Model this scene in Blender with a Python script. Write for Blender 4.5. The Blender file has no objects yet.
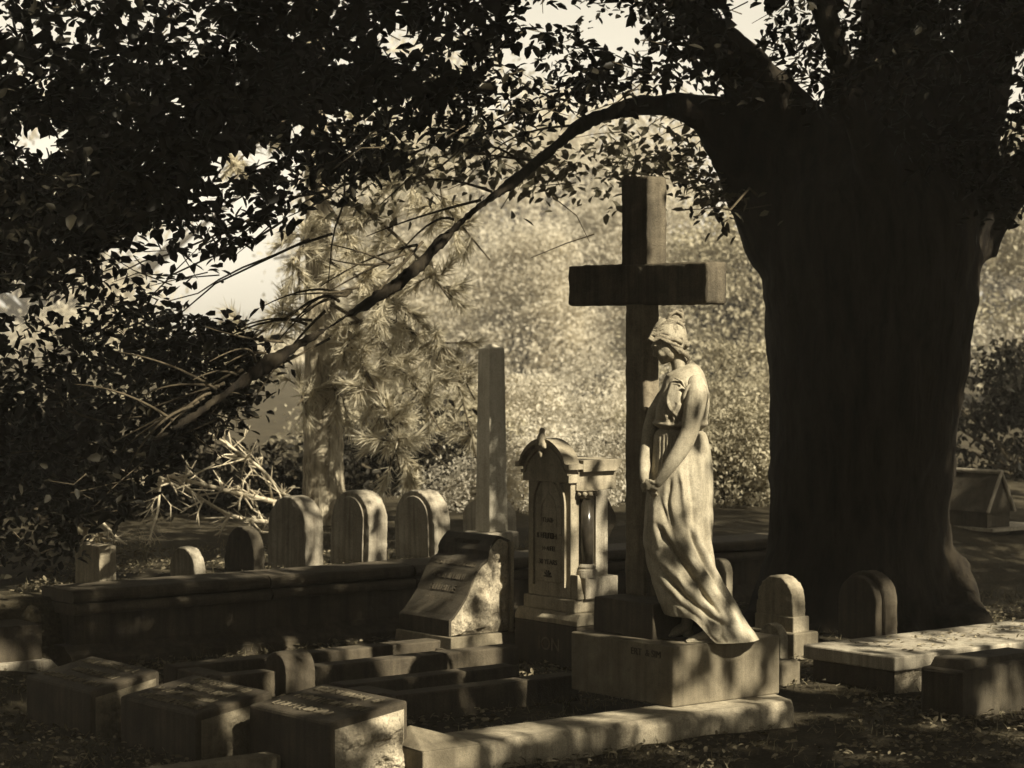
import bpy, math, random
import numpy as np
from mathutils import Vector, Matrix, noise as mnoise

rng = np.random.default_rng(11)
random.seed(5)
sc = bpy.context.scene
COL = sc.collection
R = math.radians

# ------------------------------------------------------------------ camera
F, HC, HOR = 2400.0, 1.70, 330.0
PITCH = math.atan((384 - HOR) / F)
cam_d = bpy.data.cameras.new('camera'); cam = bpy.data.objects.new('camera', cam_d); COL.objects.link(cam)
cam.location = (0, 0, HC); cam.rotation_euler = (math.pi / 2 - PITCH, 0, 0)
cam_d.sensor_width = 36; cam_d.lens = 36 * F / 1024
cam_d.clip_start = 0.1; cam_d.clip_end = 500
sc.camera = cam
cam_d.dof.use_dof = True; cam_d.dof.focus_distance = 10.9; cam_d.dof.aperture_fstop = 5.0
fw = np.array([0, math.cos(PITCH), -math.sin(PITCH)]); up = np.array([0, math.sin(PITCH), math.cos(PITCH)])
def ray(px, py):
    return fw + np.array([(px - 512) / F, 0, 0]) + up * ((384 - py) / F)
def W(px, py, Y):                      # world point at distance Y seen at a pixel
    d = ray(px, py); t = Y / d[1]
    return np.array([0, 0, HC]) + d * t
def G(px, py, z=0.0):                  # where the view ray meets height z
    d = ray(px, py); t = (z - HC) / d[2]
    return np.array([0, 0, HC]) + d * t
# cemetery plot frame: u runs right and away, v runs left and away
ANG = R(38.5)
O = np.array([0.68, 10.13]); U = np.array([math.cos(ANG), math.sin(ANG)]); V = np.array([-U[1], U[0]])
def lot(a, b): return O + a * U + b * V
def LP(px, py, z=0.0):
    p = G(px, py, z)[:2] - O
    return float(p @ U), float(p @ V)
def a_at(px, b):                       # a on the line b = const under pixel column px
    k = (px - 512) / F
    p = O + b * V
    return float((k * p[1] - p[0]) / (U[0] - k * U[1]))

# ------------------------------------------------------------------ materials
def nn(nt, t, **kw):
    n = nt.nodes.new(t)
    for k, v in kw.items():
        if k in n.inputs: n.inputs[k].default_value = v
        else: setattr(n, k, v)
    return n
def ramp(nt, stops):
    r = nt.nodes.new('ShaderNodeValToRGB'); e = r.color_ramp.elements
    while len(e) < len(stops): e.new(0.5)
    for el, (p, c) in zip(e, stops):
        el.position = p; el.color = (*c, 1) if len(c) == 3 else c
    return r
def newmat(name):
    m = bpy.data.materials.new(name); m.use_nodes = True
    return m, m.node_tree, m.node_tree.nodes['Principled BSDF']
def stone(name, lo, hi, scale=6, bump=0.35, rough=0.85, streak=0.5, grain=160, spots=0.25, spotcol=(.06, .05, .035)):
    m, nt, b = newmat(name); L = nt.links.new
    tc = nn(nt, 'ShaderNodeTexCoord')
    n1 = nn(nt, 'ShaderNodeTexNoise', Scale=scale, Detail=8.0, Roughness=0.65)
    L(tc.outputs['Object'], n1.inputs['Vector'])
    r1 = ramp(nt, [(0.30, lo), (0.70, hi)]); L(n1.outputs['Fac'], r1.inputs['Fac'])
    # rain streaks running down
    mp = nn(nt, 'ShaderNodeMapping'); mp.inputs['Scale'].default_value = (28, 28, 1.6)
    L(tc.outputs['Object'], mp.inputs['Vector'])
    n2 = nn(nt, 'ShaderNodeTexNoise', Scale=1.0, Detail=5.0, Roughness=0.6); L(mp.outputs['Vector'], n2.inputs['Vector'])
    r2 = ramp(nt, [(0.42, (0, 0, 0)), (0.68, (1, 1, 1))]); L(n2.outputs['Fac'], r2.inputs['Fac'])
    mul = nn(nt, 'ShaderNodeMath', operation='MULTIPLY'); mul.inputs[1].default_value = streak; L(r2.outputs['Color'], mul.inputs[0])
    mx = nn(nt, 'ShaderNodeMixRGB', blend_type='MIX'); L(mul.outputs[0], mx.inputs['Fac']); L(r1.outputs['Color'], mx.inputs['Color1'])
    mx.inputs['Color2'].default_value = (lo[0] * .45, lo[1] * .42, lo[2] * .38, 1)
    # lichen and soot spots
    n3 = nn(nt, 'ShaderNodeTexNoise', Scale=scale * 5.5, Detail=6.0, Roughness=0.7); L(tc.outputs['Object'], n3.inputs['Vector'])
    r3 = ramp(nt, [(0.56, (0, 0, 0)), (0.66, (1, 1, 1))]); L(n3.outputs['Fac'], r3.inputs['Fac'])
    mul2 = nn(nt, 'ShaderNodeMath', operation='MULTIPLY'); mul2.inputs[1].default_value = spots; L(r3.outputs['Color'], mul2.inputs[0])
    mx2 = nn(nt, 'ShaderNodeMixRGB'); L(mul2.outputs[0], mx2.inputs['Fac']); L(mx.outputs['Color'], mx2.inputs['Color1'])
    mx2.inputs['Color2'].default_value = (*spotcol, 1)
    # grain
    n4 = nn(nt, 'ShaderNodeTexNoise', Scale=float(grain), Detail=3.0, Roughness=0.7); L(tc.outputs['Object'], n4.inputs['Vector'])
    r4 = ramp(nt, [(0.25, (.62, .62, .62)), (0.75, (1.25, 1.25, 1.25))]); L(n4.outputs['Fac'], r4.inputs['Fac'])
    mx3 = nn(nt, 'ShaderNodeMixRGB', blend_type='MULTIPLY'); mx3.inputs['Fac'].default_value = 1
    L(mx2.outputs['Color'], mx3.inputs['Color1']); L(r4.outputs['Color'], mx3.inputs['Color2'])
    L(mx3.outputs['Color'], b.inputs['Base Color'])
    b.inputs['Roughness'].default_value = rough; b.inputs['Specular IOR Level'].default_value = 0.25
    add = nn(nt, 'ShaderNodeMath', operation='ADD'); L(n3.outputs['Fac'], add.inputs[0]); L(n4.outputs['Fac'], add.inputs[1])
    bp = nn(nt, 'ShaderNodeBump', Strength=bump, Distance=0.01); L(add.outputs[0], bp.inputs['Height']); L(bp.outputs['Normal'], b.inputs['Normal'])
    return m
def rockface(name, lo, hi):
    m = stone(name, lo, hi, scale=9, bump=0.9, streak=0.15, spots=0.6, grain=90)
    return m
def leafmat(name, lo, hi, trans=0.25, rough=0.5, spec=0.3, nscale=1.2, rnd=.4):
    m, nt, b = newmat(name); L = nt.links.new
    g = nn(nt, 'ShaderNodeNewGeometry'); tc = nn(nt, 'ShaderNodeTexCoord')
    nz = nn(nt, 'ShaderNodeTexNoise', Scale=float(nscale), Detail=3.0, Roughness=.6); L(tc.outputs['Object'], nz.inputs['Vector'])
    st = nn(nt, 'ShaderNodeMapRange'); st.inputs['From Min'].default_value = .35; st.inputs['From Max'].default_value = .65; L(nz.outputs['Fac'], st.inputs['Value'])
    mixf = nn(nt, 'ShaderNodeMix'); mixf.inputs[0].default_value = rnd; L(st.outputs[0], mixf.inputs[2]); L(g.outputs['Random Per Island'], mixf.inputs[3])
    r = ramp(nt, [(0.0, lo), (1.0, hi)]); L(mixf.outputs[0], r.inputs['Fac'])
    L(r.outputs['Color'], b.inputs['Base Color']); b.inputs['Roughness'].default_value = rough
    b.inputs['Specular IOR Level'].default_value = spec
    if trans > 0:
        tr = nn(nt, 'ShaderNodeBsdfTranslucent'); L(r.outputs['Color'], tr.inputs['Color'])
        ms = nn(nt, 'ShaderNodeMixShader'); ms.inputs[0].default_value = trans
        out = nt.nodes['Material Output']
        L(b.outputs[0], ms.inputs[1]); L(tr.outputs[0], ms.inputs[2]); L(ms.outputs[0], out.inputs['Surface'])
    return m
def barkmat(name, lo, hi, sx=9, sz=1.2, bump=0.8):
    m, nt, b = newmat(name); L = nt.links.new
    tc = nn(nt, 'ShaderNodeTexCoord'); mp = nn(nt, 'ShaderNodeMapping'); mp.inputs['Scale'].default_value = (sx, sx, sz)
    L(tc.outputs['Object'], mp.inputs['Vector'])
    n = nn(nt, 'ShaderNodeTexNoise', Scale=2.2, Detail=9.0, Roughness=0.68, Distortion=0.4); L(mp.outputs['Vector'], n.inputs['Vector'])
    r = ramp(nt, [(0.36, lo), (0.64, hi)]); L(n.outputs['Fac'], r.inputs['Fac']); L(r.outputs['Color'], b.inputs['Base Color'])
    b.inputs['Roughness'].default_value = 0.9; b.inputs['Specular IOR Level'].default_value = 0.1
    bp = nn(nt, 'ShaderNodeBump', Strength=bump, Distance=0.03); L(n.outputs['Fac'], bp.inputs['Height']); L(bp.outputs['Normal'], b.inputs['Normal'])
    return m

M = {}
M['marble'] = stone('statue_marble', (.22, .19, .13), (.40, .355, .26), scale=9, bump=.25, streak=.4, spots=.35, spotcol=(.13, .11, .075))
M['hairstone'] = stone('stained_carved_hair', (.12, .10, .068), (.27, .235, .165), scale=40, bump=.5, streak=.2, spots=.5, spotcol=(.07, .058, .04))
M['obelisk'] = stone('pale_obelisk_stone', (.40, .355, .265), (.60, .55, .43), scale=5, bump=.35, streak=.35, spots=.25, spotcol=(.15, .125, .085))
M['shaft'] = stone('lighter_cross_shaft', (.10, .083, .055), (.24, .20, .135), scale=7, bump=.5, streak=.5, spots=.3, spotcol=(.05, .041, .028))  # lighter tone than the head post and crossbar
M['pale'] = stone('pale_headstone', (.22, .19, .14), (.39, .35, .265), scale=5, bump=.4, streak=.6, spots=.35, spotcol=(.15, .125, .085))
M['lime'] = stone('limestone', (.20, .17, .115), (.38, .33, .235), scale=6, bump=.4, streak=.45, spots=.35)
M['granite'] = stone('grey_granite', (.10, .083, .054), (.21, .178, .12), scale=8, bump=.4, streak=.35, spots=.4, grain=220)
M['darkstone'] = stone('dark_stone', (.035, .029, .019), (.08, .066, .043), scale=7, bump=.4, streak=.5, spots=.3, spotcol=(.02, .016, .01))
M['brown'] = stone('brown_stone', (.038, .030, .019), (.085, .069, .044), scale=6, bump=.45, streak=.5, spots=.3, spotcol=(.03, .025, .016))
M['polished'] = stone('polished_granite', (.02, .017, .012), (.05, .042, .03), scale=20, bump=.02, rough=.2, streak=.0, spots=.2)
M['rock'] = rockface('rock_faced_stone', (.22, .185, .125), (.46, .40, .29))
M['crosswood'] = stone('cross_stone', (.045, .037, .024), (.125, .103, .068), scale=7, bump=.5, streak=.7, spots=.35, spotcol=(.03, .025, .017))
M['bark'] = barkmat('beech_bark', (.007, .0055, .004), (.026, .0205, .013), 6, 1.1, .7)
M['twig'] = barkmat('branch_bark', (.03, .024, .015), (.085, .068, .043), 14, 5, .5)
M['pinebark'] = barkmat('pine_bark', (.13, .105, .068), (.50, .44, .32), 11, 2.4, 1.0)
M['dead'] = barkmat('bleached_dead_wood', (.34, .29, .2), (.55, .48, .35), 20, 20, .3)
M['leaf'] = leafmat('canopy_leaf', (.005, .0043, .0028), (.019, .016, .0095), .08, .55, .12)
M['pineneedle'] = leafmat('pine_needles', (.34, .30, .21), (.66, .60, .45), .55, .5)
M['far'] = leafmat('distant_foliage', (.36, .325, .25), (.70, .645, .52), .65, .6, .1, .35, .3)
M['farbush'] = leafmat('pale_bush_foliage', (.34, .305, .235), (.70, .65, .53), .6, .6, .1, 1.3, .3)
M['fringe'] = leafmat('backlit_fringe_leaf', (.05, .044, .027), (.13, .115, .075), .5, .5, .2)  # canopy leaves again, their backlit glow put into a lighter colour
M['mid'] = leafmat('bush_foliage', (.18, .157, .105), (.44, .395, .28), .45, .55, .2)
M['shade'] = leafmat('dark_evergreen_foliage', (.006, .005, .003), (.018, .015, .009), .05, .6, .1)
M['litter'] = leafmat('fallen_leaves', (.06, .048, .028), (.27, .23, .15), .1, .7, .2)
M['grass'] = leafmat('dry_grass', (.07, .058, .032), (.22, .19, .115), .25, .6, .2)

def groundmat():
    m, nt, b = newmat('bare_earth'); L = nt.links.new
    tc = nn(nt, 'ShaderNodeTexCoord')
    n = nn(nt, 'ShaderNodeTexNoise', Scale=2.3, Detail=10.0, Roughness=0.7); L(tc.outputs['Object'], n.inputs['Vector'])
    r = ramp(nt, [(.32, (.022, .018, .011)), (.55, (.05, .041, .025)), (.72, (.095, .08, .05))]); L(n.outputs['Fac'], r.inputs['Fac'])
    n2 = nn(nt, 'ShaderNodeTexNoise', Scale=55.0, Detail=5.0, Roughness=0.7); L(tc.outputs['Object'], n2.inputs['Vector'])
    r2 = ramp(nt, [(.3, (.5, .5, .5)), (.7, (1.4, 1.4, 1.4))]); L(n2.outputs['Fac'], r2.inputs['Fac'])
    mx = nn(nt, 'ShaderNodeMixRGB', blend_type='MULTIPLY'); mx.inputs['Fac'].default_value = 1
    L(r.outputs['Color'], mx.inputs['Color1']); L(r2.outputs['Color'], mx.inputs['Color2']); L(mx.outputs['Color'], b.inputs['Base Color'])
    b.inputs['Roughness'].default_value = .95; b.inputs['Specular IOR Level'].default_value = .1
    bp = nn(nt, 'ShaderNodeBump', Strength=.8, Distance=.02); L(n2.outputs['Fac'], bp.inputs['Height']); L(bp.outputs['Normal'], b.inputs['Normal'])
    return m
M['ground'] = groundmat()

# ------------------------------------------------------------------ mesh builder
class MB:
    def __init__(s): s.v = []; s.f = []; s.n = 0
    def add(s, vs, fs):
        s.v.append(np.asarray(vs, float).reshape(-1, 3)); n = s.n
        s.f.extend([tuple(i + n for i in f) for f in fs]); s.n += len(s.v[-1]); return s
    def box(s, x0, x1, y0, y1, z0, z1, top=0.0):
        t = top
        vs = [(x0, y0, z0), (x1, y0, z0), (x1, y1, z0), (x0, y1, z0), (x0 + t, y0 + t, z1), (x1 - t, y0 + t, z1), (x1 - t, y1 - t, z1), (x0 + t, y1 - t, z1)]
        return s.add(vs, [(3, 2, 1, 0), (4, 5, 6, 7), (0, 1, 5, 4), (1, 2, 6, 5), (2, 3, 7, 6), (3, 0, 4, 7)])
    def prism(s, poly, axis, c0, c1):
        # polygon in the two other axes, extruded along axis ('x','y','z')
        n = len(poly); vs = []
        for c in (c0, c1):
            for p, q in poly:
                vs.append({'x': (c, p, q), 'y': (p, c, q), 'z': (p, q, c)}[axis])
        fs = [tuple(range(n)), tuple(range(2 * n - 1, n - 1, -1))]
        fs += [(i, i + n, (i + 1) % n + n, (i + 1) % n) for i in range(n)]
        return s.add(vs, fs)
    def tube(s, pts, rad, seg=8, cap=True, flat=1.0):
        pts = np.asarray(pts, float); rad = np.broadcast_to(np.asarray(rad, float), (len(pts),))
        t = np.gradient(pts, axis=0); t /= np.linalg.norm(t, axis=1)[:, None] + 1e-12
        ref = np.array([0, 1, 0.0]) if abs(t[0][1]) < .8 else np.array([1.0, 0, 0])
        vs = []
        for p, d, r in zip(pts, t, rad):
            n1 = ref - d * (ref @ d); n1 /= np.linalg.norm(n1); ref = n1; n2 = np.cross(d, n1)
            for k in range(seg):
                a = 2 * math.pi * k / seg
                vs.append(p + r * (math.cos(a) * n1 * flat + math.sin(a) * n2))
        fs = []
        for i in range(len(pts) - 1):
            for k in range(seg):
                k2 = (k + 1) % seg
                fs.append((i * seg + k, i * seg + k2, (i + 1) * seg + k2, (i + 1) * seg + k))
        if cap:
            fs.append(tuple(range(seg - 1, -1, -1))); m = (len(pts) - 1) * seg; fs.append(tuple(range(m, m + seg)))
        return s.add(vs, fs)
    def ball(s, c, r, nu=20, nv=12, rot=None):
        r = np.broadcast_to(np.asarray(r, float), (3,)); vs = []; 
        for j in range(nv + 1):
            th = math.pi * j / nv
            for i in range(nu):
                ph = 2 * math.pi * i / nu
                vs.append((math.sin(th) * math.cos(ph), math.sin(th) * math.sin(ph), math.cos(th)))
        vs = np.array(vs) * r
        if rot is not None: vs = vs @ np.asarray(rot).T
        vs += np.asarray(c)
        fs = [(j * nu + i, (j + 1) * nu + i, (j + 1) * nu + (i + 1) % nu, j * nu + (i + 1) % nu) for j in range(nv) for i in range(nu)]
        return s.add(vs, fs)
    def lathe(s, prof, c=(0, 0, 0), seg=24):
        vs = []; n = len(prof)
        for r, z in prof:
            for k in range(seg):
                a = 2 * math.pi * k / seg; vs.append((c[0] + r * math.cos(a), c[1] + r * math.sin(a), c[2] + z))
        fs = [(i * seg + k, i * seg + (k + 1) % seg, (i + 1) * seg + (k + 1) % seg, (i + 1) * seg + k) for i in range(n - 1) for k in range(seg)]
        fs.append(tuple(range(seg - 1, -1, -1))); fs.append(tuple(range((n - 1) * seg, n * seg)))
        return s.add(vs, fs)
    def verts(s): return np.concatenate(s.v) if s.v else np.zeros((0, 3))

def mkmesh(name, vs, fs, mat, smooth=False):
    me = bpy.data.meshes.new(name); me.from_pydata([tuple(p) for p in vs], [], fs); me.update()
    me.materials.append(mat)
    if smooth: me.polygons.foreach_set('use_smooth', [True] * len(me.polygons))
    return me
def fixn(me):
    import bmesh
    bm = bmesh.new(); bm.from_mesh(me); bmesh.ops.recalc_face_normals(bm, faces=bm.faces); bm.to_mesh(me); bm.free()
CLOUD = {}
def cloud(scale):
    if scale not in CLOUD:
        t = bpy.data.textures.new('clouds', 'CLOUDS'); t.noise_scale = scale; t.noise_depth = 4; CLOUD[scale] = t
    return CLOUD[scale]
def obj(name, mb, mat, parent=None, bevel=0, smooth=False, remesh=0, disp=0, dscale=.05, smooth_it=0, disp2=0, d2scale=.3):
    me = mkmesh(name, mb.verts(), mb.f, mat, smooth or remesh > 0); fixn(me)
    o = bpy.data.objects.new(name, me); COL.objects.link(o)
    if parent is not None: o.parent = parent
    if remesh:
        m = o.modifiers.new('remesh', 'REMESH'); m.mode = 'VOXEL'; m.voxel_size = remesh; m.use_smooth_shade = True
    if smooth_it:
        m = o.modifiers.new('smooth', 'SMOOTH'); m.iterations = smooth_it; m.factor = .5
    if disp:
        m = o.modifiers.new('wear', 'DISPLACE'); m.texture = cloud(dscale); m.strength = disp; m.mid_level = .5; m.texture_coords = 'GLOBAL'
    if disp2:
        m = o.modifiers.new('wear2', 'DISPLACE'); m.texture = cloud(d2scale); m.strength = disp2; m.mid_level = .5; m.texture_coords = 'GLOBAL'
    if bevel:
        m = o.modifiers.new('bevel', 'BEVEL'); m.width = bevel; m.segments = 2; m.limit_method = 'ANGLE'
    return o
def worn(name, mb, mat, parent, voxel=.011, amp=.010, sc_=.035):
    return obj(name, mb, mat, parent, remesh=voxel, disp=amp, dscale=sc_)
def tag(o, label, cat, group=None, kind=None):
    o['label'] = label; o['category'] = cat
    if group: o['group'] = group
    if kind: o['kind'] = kind
    return o
def thing(name, label, cat, loc=(0, 0, 0), rotz=0.0, group=None):
    o = bpy.data.objects.new(name, None); COL.objects.link(o); o.empty_display_size = .1
    o.location = loc; o.rotation_euler = (0, 0, rotz); return tag(o, label, cat, group)
def lthing(name, label, cat, a, b, z=0.0, group=None):
    p = lot(a, b); return thing(name, label, cat, (p[0], p[1], z), ANG, group)
def arraymesh(name, verts, nper, faces_local, mat, parent=None, smooth=False):
    """many small identical pieces: verts (N,nper,3), faces_local list of tuples"""
    N = len(verts); me = bpy.data.meshes.new(name)
    v = verts.reshape(-1, 3); k = len(faces_local[0]); fl = np.array(faces_local)
    f = (fl[None] + (np.arange(N) * nper)[:, None, None]).reshape(-1, k)
    me.vertices.add(len(v)); me.vertices.foreach_set('co', v.astype(np.float32).ravel())
    me.loops.add(f.size); me.loops.foreach_set('vertex_index', f.astype(np.int32).ravel())
    me.polygons.add(len(f)); me.polygons.foreach_set('loop_start', (np.arange(len(f)) * k).astype(np.int32))
    me.update(calc_edges=True); me.validate(); me.materials.append(mat)
    o = bpy.data.objects.new(name, me); COL.objects.link(o)
    if parent is not None: o.parent = parent
    return o
def unit(a): return a / (np.linalg.norm(a, axis=-1, keepdims=True) + 1e-9)
def leaf_verts(c, size, ax=None, nrm=None, wid=.5, fold=.12):
    N = len(c); size = np.broadcast_to(size, (N,))[:, None]
    if ax is None: ax = rng.normal(size=(N, 3))
    ax = unit(ax)
    if nrm is None: nrm = rng.normal(size=(N, 3)) + np.array([0, 0, .6])
    sd = unit(np.cross(nrm, ax)); nm = np.cross(ax, sd)
    P = lambda l, w, h: c + size * (ax * l + sd * w * wid + nm * h)
    return np.stack([P(0, 0, 0), P(.32, .5, fold), P(.72, .36, fold), P(1, 0, 0), P(.72, -.36, fold), P(.32, -.5, fold)], 1)
LEAF_F = [(0, 1, 2, 3), (0, 3, 4, 5)]
def needle_verts(c, d, ln, wd):
    sd = unit(np.cross(d, rng.normal(size=d.shape))) * wd
    ln = np.broadcast_to(ln, (len(c),))[:, None]
    return np.stack([c - sd, c + sd, c + d * ln], 1)

# ------------------------------------------------------------------ ground
def terrain(x, y):
    a = (x - O[0]) * U[0] + (y - O[1]) * U[1]; b = (x - O[0]) * V[0] + (y - O[1]) * V[1]
    s = np.clip((b - 3.42) / .16, 0, 1); s = s * s * (3 - 2 * s)
    wide = np.clip((b - 2.2) / 3.0, 0, 1); wide = wide * wide * (3 - 2 * wide)
    k = np.clip((a - 4.6) / 1.2, 0, 1); s = s * (1 - k) + wide * k
    k2 = np.clip((-1.15 - a) / .8, 0, 1); s = s * (1 - k2) + wide * k2
    z = .34 * s
    z = z + np.clip(y - 19, 0, 80) * .008
    return z
def gh(x, y): return float(terrain(np.array(x, float), np.array(y, float)))
xs = np.concatenate([np.linspace(-110, -6, 40), np.arange(-4.5, 6.5, .07), np.linspace(7, 110, 40)])
ys = np.concatenate([np.linspace(-12, 6.5, 12), np.arange(7, 18, .07), np.linspace(18.5, 220, 90)])
X, Y = np.meshgrid(xs, ys); Z = terrain(X, Y)
bump = np.array([[mnoise.fractal(Vector((x * 1.7, y * 1.7, 0)), 1, 2, 5) for x in xs] for y in ys])
Z = Z + bump * .022 - .012
nx = len(xs); vs = np.stack([X, Y, Z], -1).reshape(-1, 3)
fs = [(j * nx + i, j * nx + i + 1, (j + 1) * nx + i + 1, (j + 1) * nx + i) for j in range(len(ys) - 1) for i in range(nx - 1)]
g = bpy.data.objects.new('ground', mkmesh('ground', vs, fs, M['ground'], True)); COL.objects.link(g); g['kind'] = 'structure'

def scatter_ground(n, x0, x1, y0, y1):
    x = rng.uniform(x0, x1, n); y = rng.uniform(y0, y1, n); z = terrain(x, y)
    a = (x - O[0]) * U[0] + (y - O[1]) * U[1]; b = (x - O[0]) * V[0] + (y - O[1]) * V[1]
    keep = ~((b > 3.3) & (b < 3.75))
    return np.stack([x, y, z], 1)[keep]
p = scatter_ground(26000, -2.6, 3.8, 8.6, 14.8)
dens = np.array([mnoise.fractal(Vector((q[0] * 1.3, q[1] * 1.3, 7)), 1, 2, 4) for q in p])
p = p[dens > .02 + rng.normal(0, .16, len(p))]
p[:, 2] += rng.uniform(.0, .018, len(p))
ax = rng.normal(size=(len(p), 3)); ax[:, 2] *= .25
nr = rng.normal(size=(len(p), 3)) * .35 + np.array([0, 0, 1])
o = arraymesh('leaf_litter', leaf_verts(p, rng.uniform(.012, .042, len(p)), ax, nr, .55, .15), 6, LEAF_F, M['litter']); o['kind'] = 'stuff'; tag(o, 'dry fallen leaves scattered over the dark ground among the graves', 'leaf litter', kind='stuff')
p = scatter_ground(26000, -2.6, 4.2, 8.6, 15.5)
dens = np.array([mnoise.fractal(Vector((q[0] * 1.1 + 9, q[1] * 1.1, 3)), 1, 2, 4) for q in p])
p = p[dens > .0 + rng.normal(0, .15, len(p))]
d = unit(rng.normal(size=(len(p), 3)) * .7 + np.array([0, 0, .8])); d[:, 2] = np.abs(d[:, 2])
o = arraymesh('grass', needle_verts(p, d, rng.uniform(.02, .06, len(p)), .0022), 3, [(0, 1, 2)], M['grass']); tag(o, 'sparse short dry grass growing between the graves', 'grass', kind='stuff')

# ------------------------------------------------------------------ lettering helpers
def textmesh(body, size, depth=.003):
    cu = bpy.data.curves.new('lettering', 'FONT'); cu.body = body; cu.size = size; cu.extrude = depth; cu.align_x = 'CENTER'; cu.align_y = 'CENTER'
    to = bpy.data.objects.new('lettering', cu); COL.objects.link(to)
    dg = bpy.context.evaluated_depsgraph_get(); me = bpy.data.meshes.new_from_object(to.evaluated_get(dg))
    bpy.data.objects.remove(to); bpy.data.curves.remove(cu); return me
def lettering(body, size, org, slope, mat, parent, depth=.003):
    """slope: angle of the face from horizontal; face normal (-sin,0,cos) in the plot frame"""
    me = textmesh(body, size, depth); c, s = math.cos(slope), math.sin(slope)
    mt = Matrix(((0, c, -s, org[0]), (-1, 0, 0, org[1]), (0, s, c, org[2]), (0, 0, 0, 1)))
    me.transform(mt); me.materials.clear(); me.materials.append(mat)
    o = bpy.data.objects.new('inscription', me); COL.objects.link(o); o.parent = parent; return o
def worn_rows(rows, slope, mat, parent, hgt=.004):
    """weathered, unreadable raised characters; rows = [(org, width, size)]"""
    c, s = math.cos(slope), math.sin(slope)
    ex = np.array([0, -1, 0.]); ey = np.array([c, 0, s]); ez = np.array([-s, 0, c])
    for org, wd, size in rows:
        mb = MB(); org = np.array(org); x = -wd / 2
        while x < wd / 2:
            cw = size * rng.uniform(.4, .62)
            if rng.random() < .14: x += cw * .9; continue
            st = [((0, -.5), (0, .5))]
            if rng.random() < .5: st.append(((1, -.5), (1, .5)))
            for lv in (-.5, 0, .5):
                if rng.random() < .42: st.append(((0, lv), (1, lv)))
            if rng.random() < .25: st = [((0, -.5), (.5, .5)), ((1, -.5), (.5, .5))]
            for (p, q), (p2, q2) in st:
                h0, h1 = rng.uniform(.1, .5, 2) * hgt
                mb.tube([org + ex * (x + p * cw) + ey * q * size + ez * h0, org + ex * (x + p2 * cw) + ey * q2 * size + ez * h1], size * .07, 5)
            x += cw + size * .24
        if mb.n: obj('inscription', mb, mat, parent)

# ------------------------------------------------------------------ headstones
def arch_poly(y0, y1, z0, ztop, rise=None, n=20):
    w = y1 - y0; r = w / 2; rise = r if rise is None else rise
    pts = [(y0, z0), (y1, z0)]
    for i in range(n + 1):
        t = math.pi * i / n
        pts.append((y0 + r + r * math.cos(t), ztop - rise + rise * math.sin(t)))
    return pts
def headstone(label, px, b, w, t, ztop, zbase, mat, rise=None, group=None, panel=False, name='headstone', voxel=.011):
    a = a_at(px, b); th = lthing(name, label, 'headstone', a, b, zbase, group)
    if group: th.rotation_euler = (R(random.uniform(-1.6, 1.6)), R(random.uniform(-3, 2)), ANG + R(random.uniform(-3, 3)))
    mb = MB().prism(arch_poly(0, w, -.1, ztop - zbase, rise), 'x', 0, t)
    worn('slab', mb, M[mat], th, voxel)
    if panel:
        q = MB().prism(arch_poly(.05 * 1, w - .05, .03, ztop - zbase - .035, None if rise is None else rise - .03), 'x', -.008, .02)
        obj('inscription_panel', q, M[mat], th, bevel=.004)
    return th
GB = 'headstones in a row behind the retaining wall'
headstone('tall round-topped pale headstone left of the pine trunk, dark rain streaks down its face', 305, 3.78, .38, .125, .755, .33, 'pale', group=GB)
headstone('palest round-topped headstone, middle of three, standing just right of the pine trunk', 368, 3.80, .365, .14, .765, .33, 'pale', group=GB, panel=True)
headstone('round-topped headstone with dark edge stains, nearest the obelisk behind the wall', 435, 3.82, .375, .13, .755, .33, 'pale', group=GB, panel=True)
headstone('dark slate round-topped headstone with thin lit rim, left of the pale row', 253, 3.80, .33, .075, .60, .33, 'darkstone', group=GB)
headstone('small low round-topped headstone by the dead branches behind the wall', 195, 3.74, .27, .07, .515, .33, 'pale', group=GB)
th = lthing('headstone', 'square-topped block headstone with dry leaves lying on it, far left behind the wall', 'headstone', a_at(98.5, 3.72), 3.72, .33, GB)
worn('slab', MB().box(0, .10, 0, .27, -.1, .235), M['lime'], th)
headstone('wide pale round-shouldered headstone standing behind the obelisk', 497, 5.1, .38, .17, .56, .33, 'pale', rise=.12)
headstone('pale arched headstone half hidden behind the skirt of the statue', 727, 1.62, .14, .05, .50, .0, 'lime')
# leaves resting on the square block
q = lot(a_at(98.5, 3.72) + .04, 3.84)
lc = np.array([[q[0] + rng.normal(0, .05), q[1] + rng.normal(0, .05), .58 + rng.uniform(0, .05)] for _ in range(16)])
o = arraymesh('dry_leaves', leaf_verts(lc, rng.uniform(.05, .09, 16)), 6, LEAF_F, M['litter']); tag(o, 'dry curled leaves piled on top of the square block headstone', 'dry leaves')

# obelisk
b0 = 4.35; th = lthing('obelisk', 'slim pale stone obelisk standing behind the slanted scroll marker', 'obelisk', a_at(489.5, b0), b0, .33)
s0, s1 = .148, .128; dz = 1.255
mb = MB().add([(0, 0, .1), (s0, 0, .1), (s0, s0, .1), (0, s0, .1), (.008, .008, dz), (s1, .008, dz), (s1, s1, dz), (.008, s1, dz), (.06, .06, dz + .03)],
              [(3, 2, 1, 0), (0, 1, 5, 4), (1, 2, 6, 5), (2, 3, 7, 6), (3, 0, 4, 7), (4, 5, 8), (5, 6, 8), (6, 7, 8), (7, 4, 8)])
obj('shaft', mb, M['obelisk'], th, bevel=.005)
obj('base', MB().box(-.05, s0 + .05, -.05, s0 + .05, -.05, .1), M['pale'], th, bevel=.008)

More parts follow.
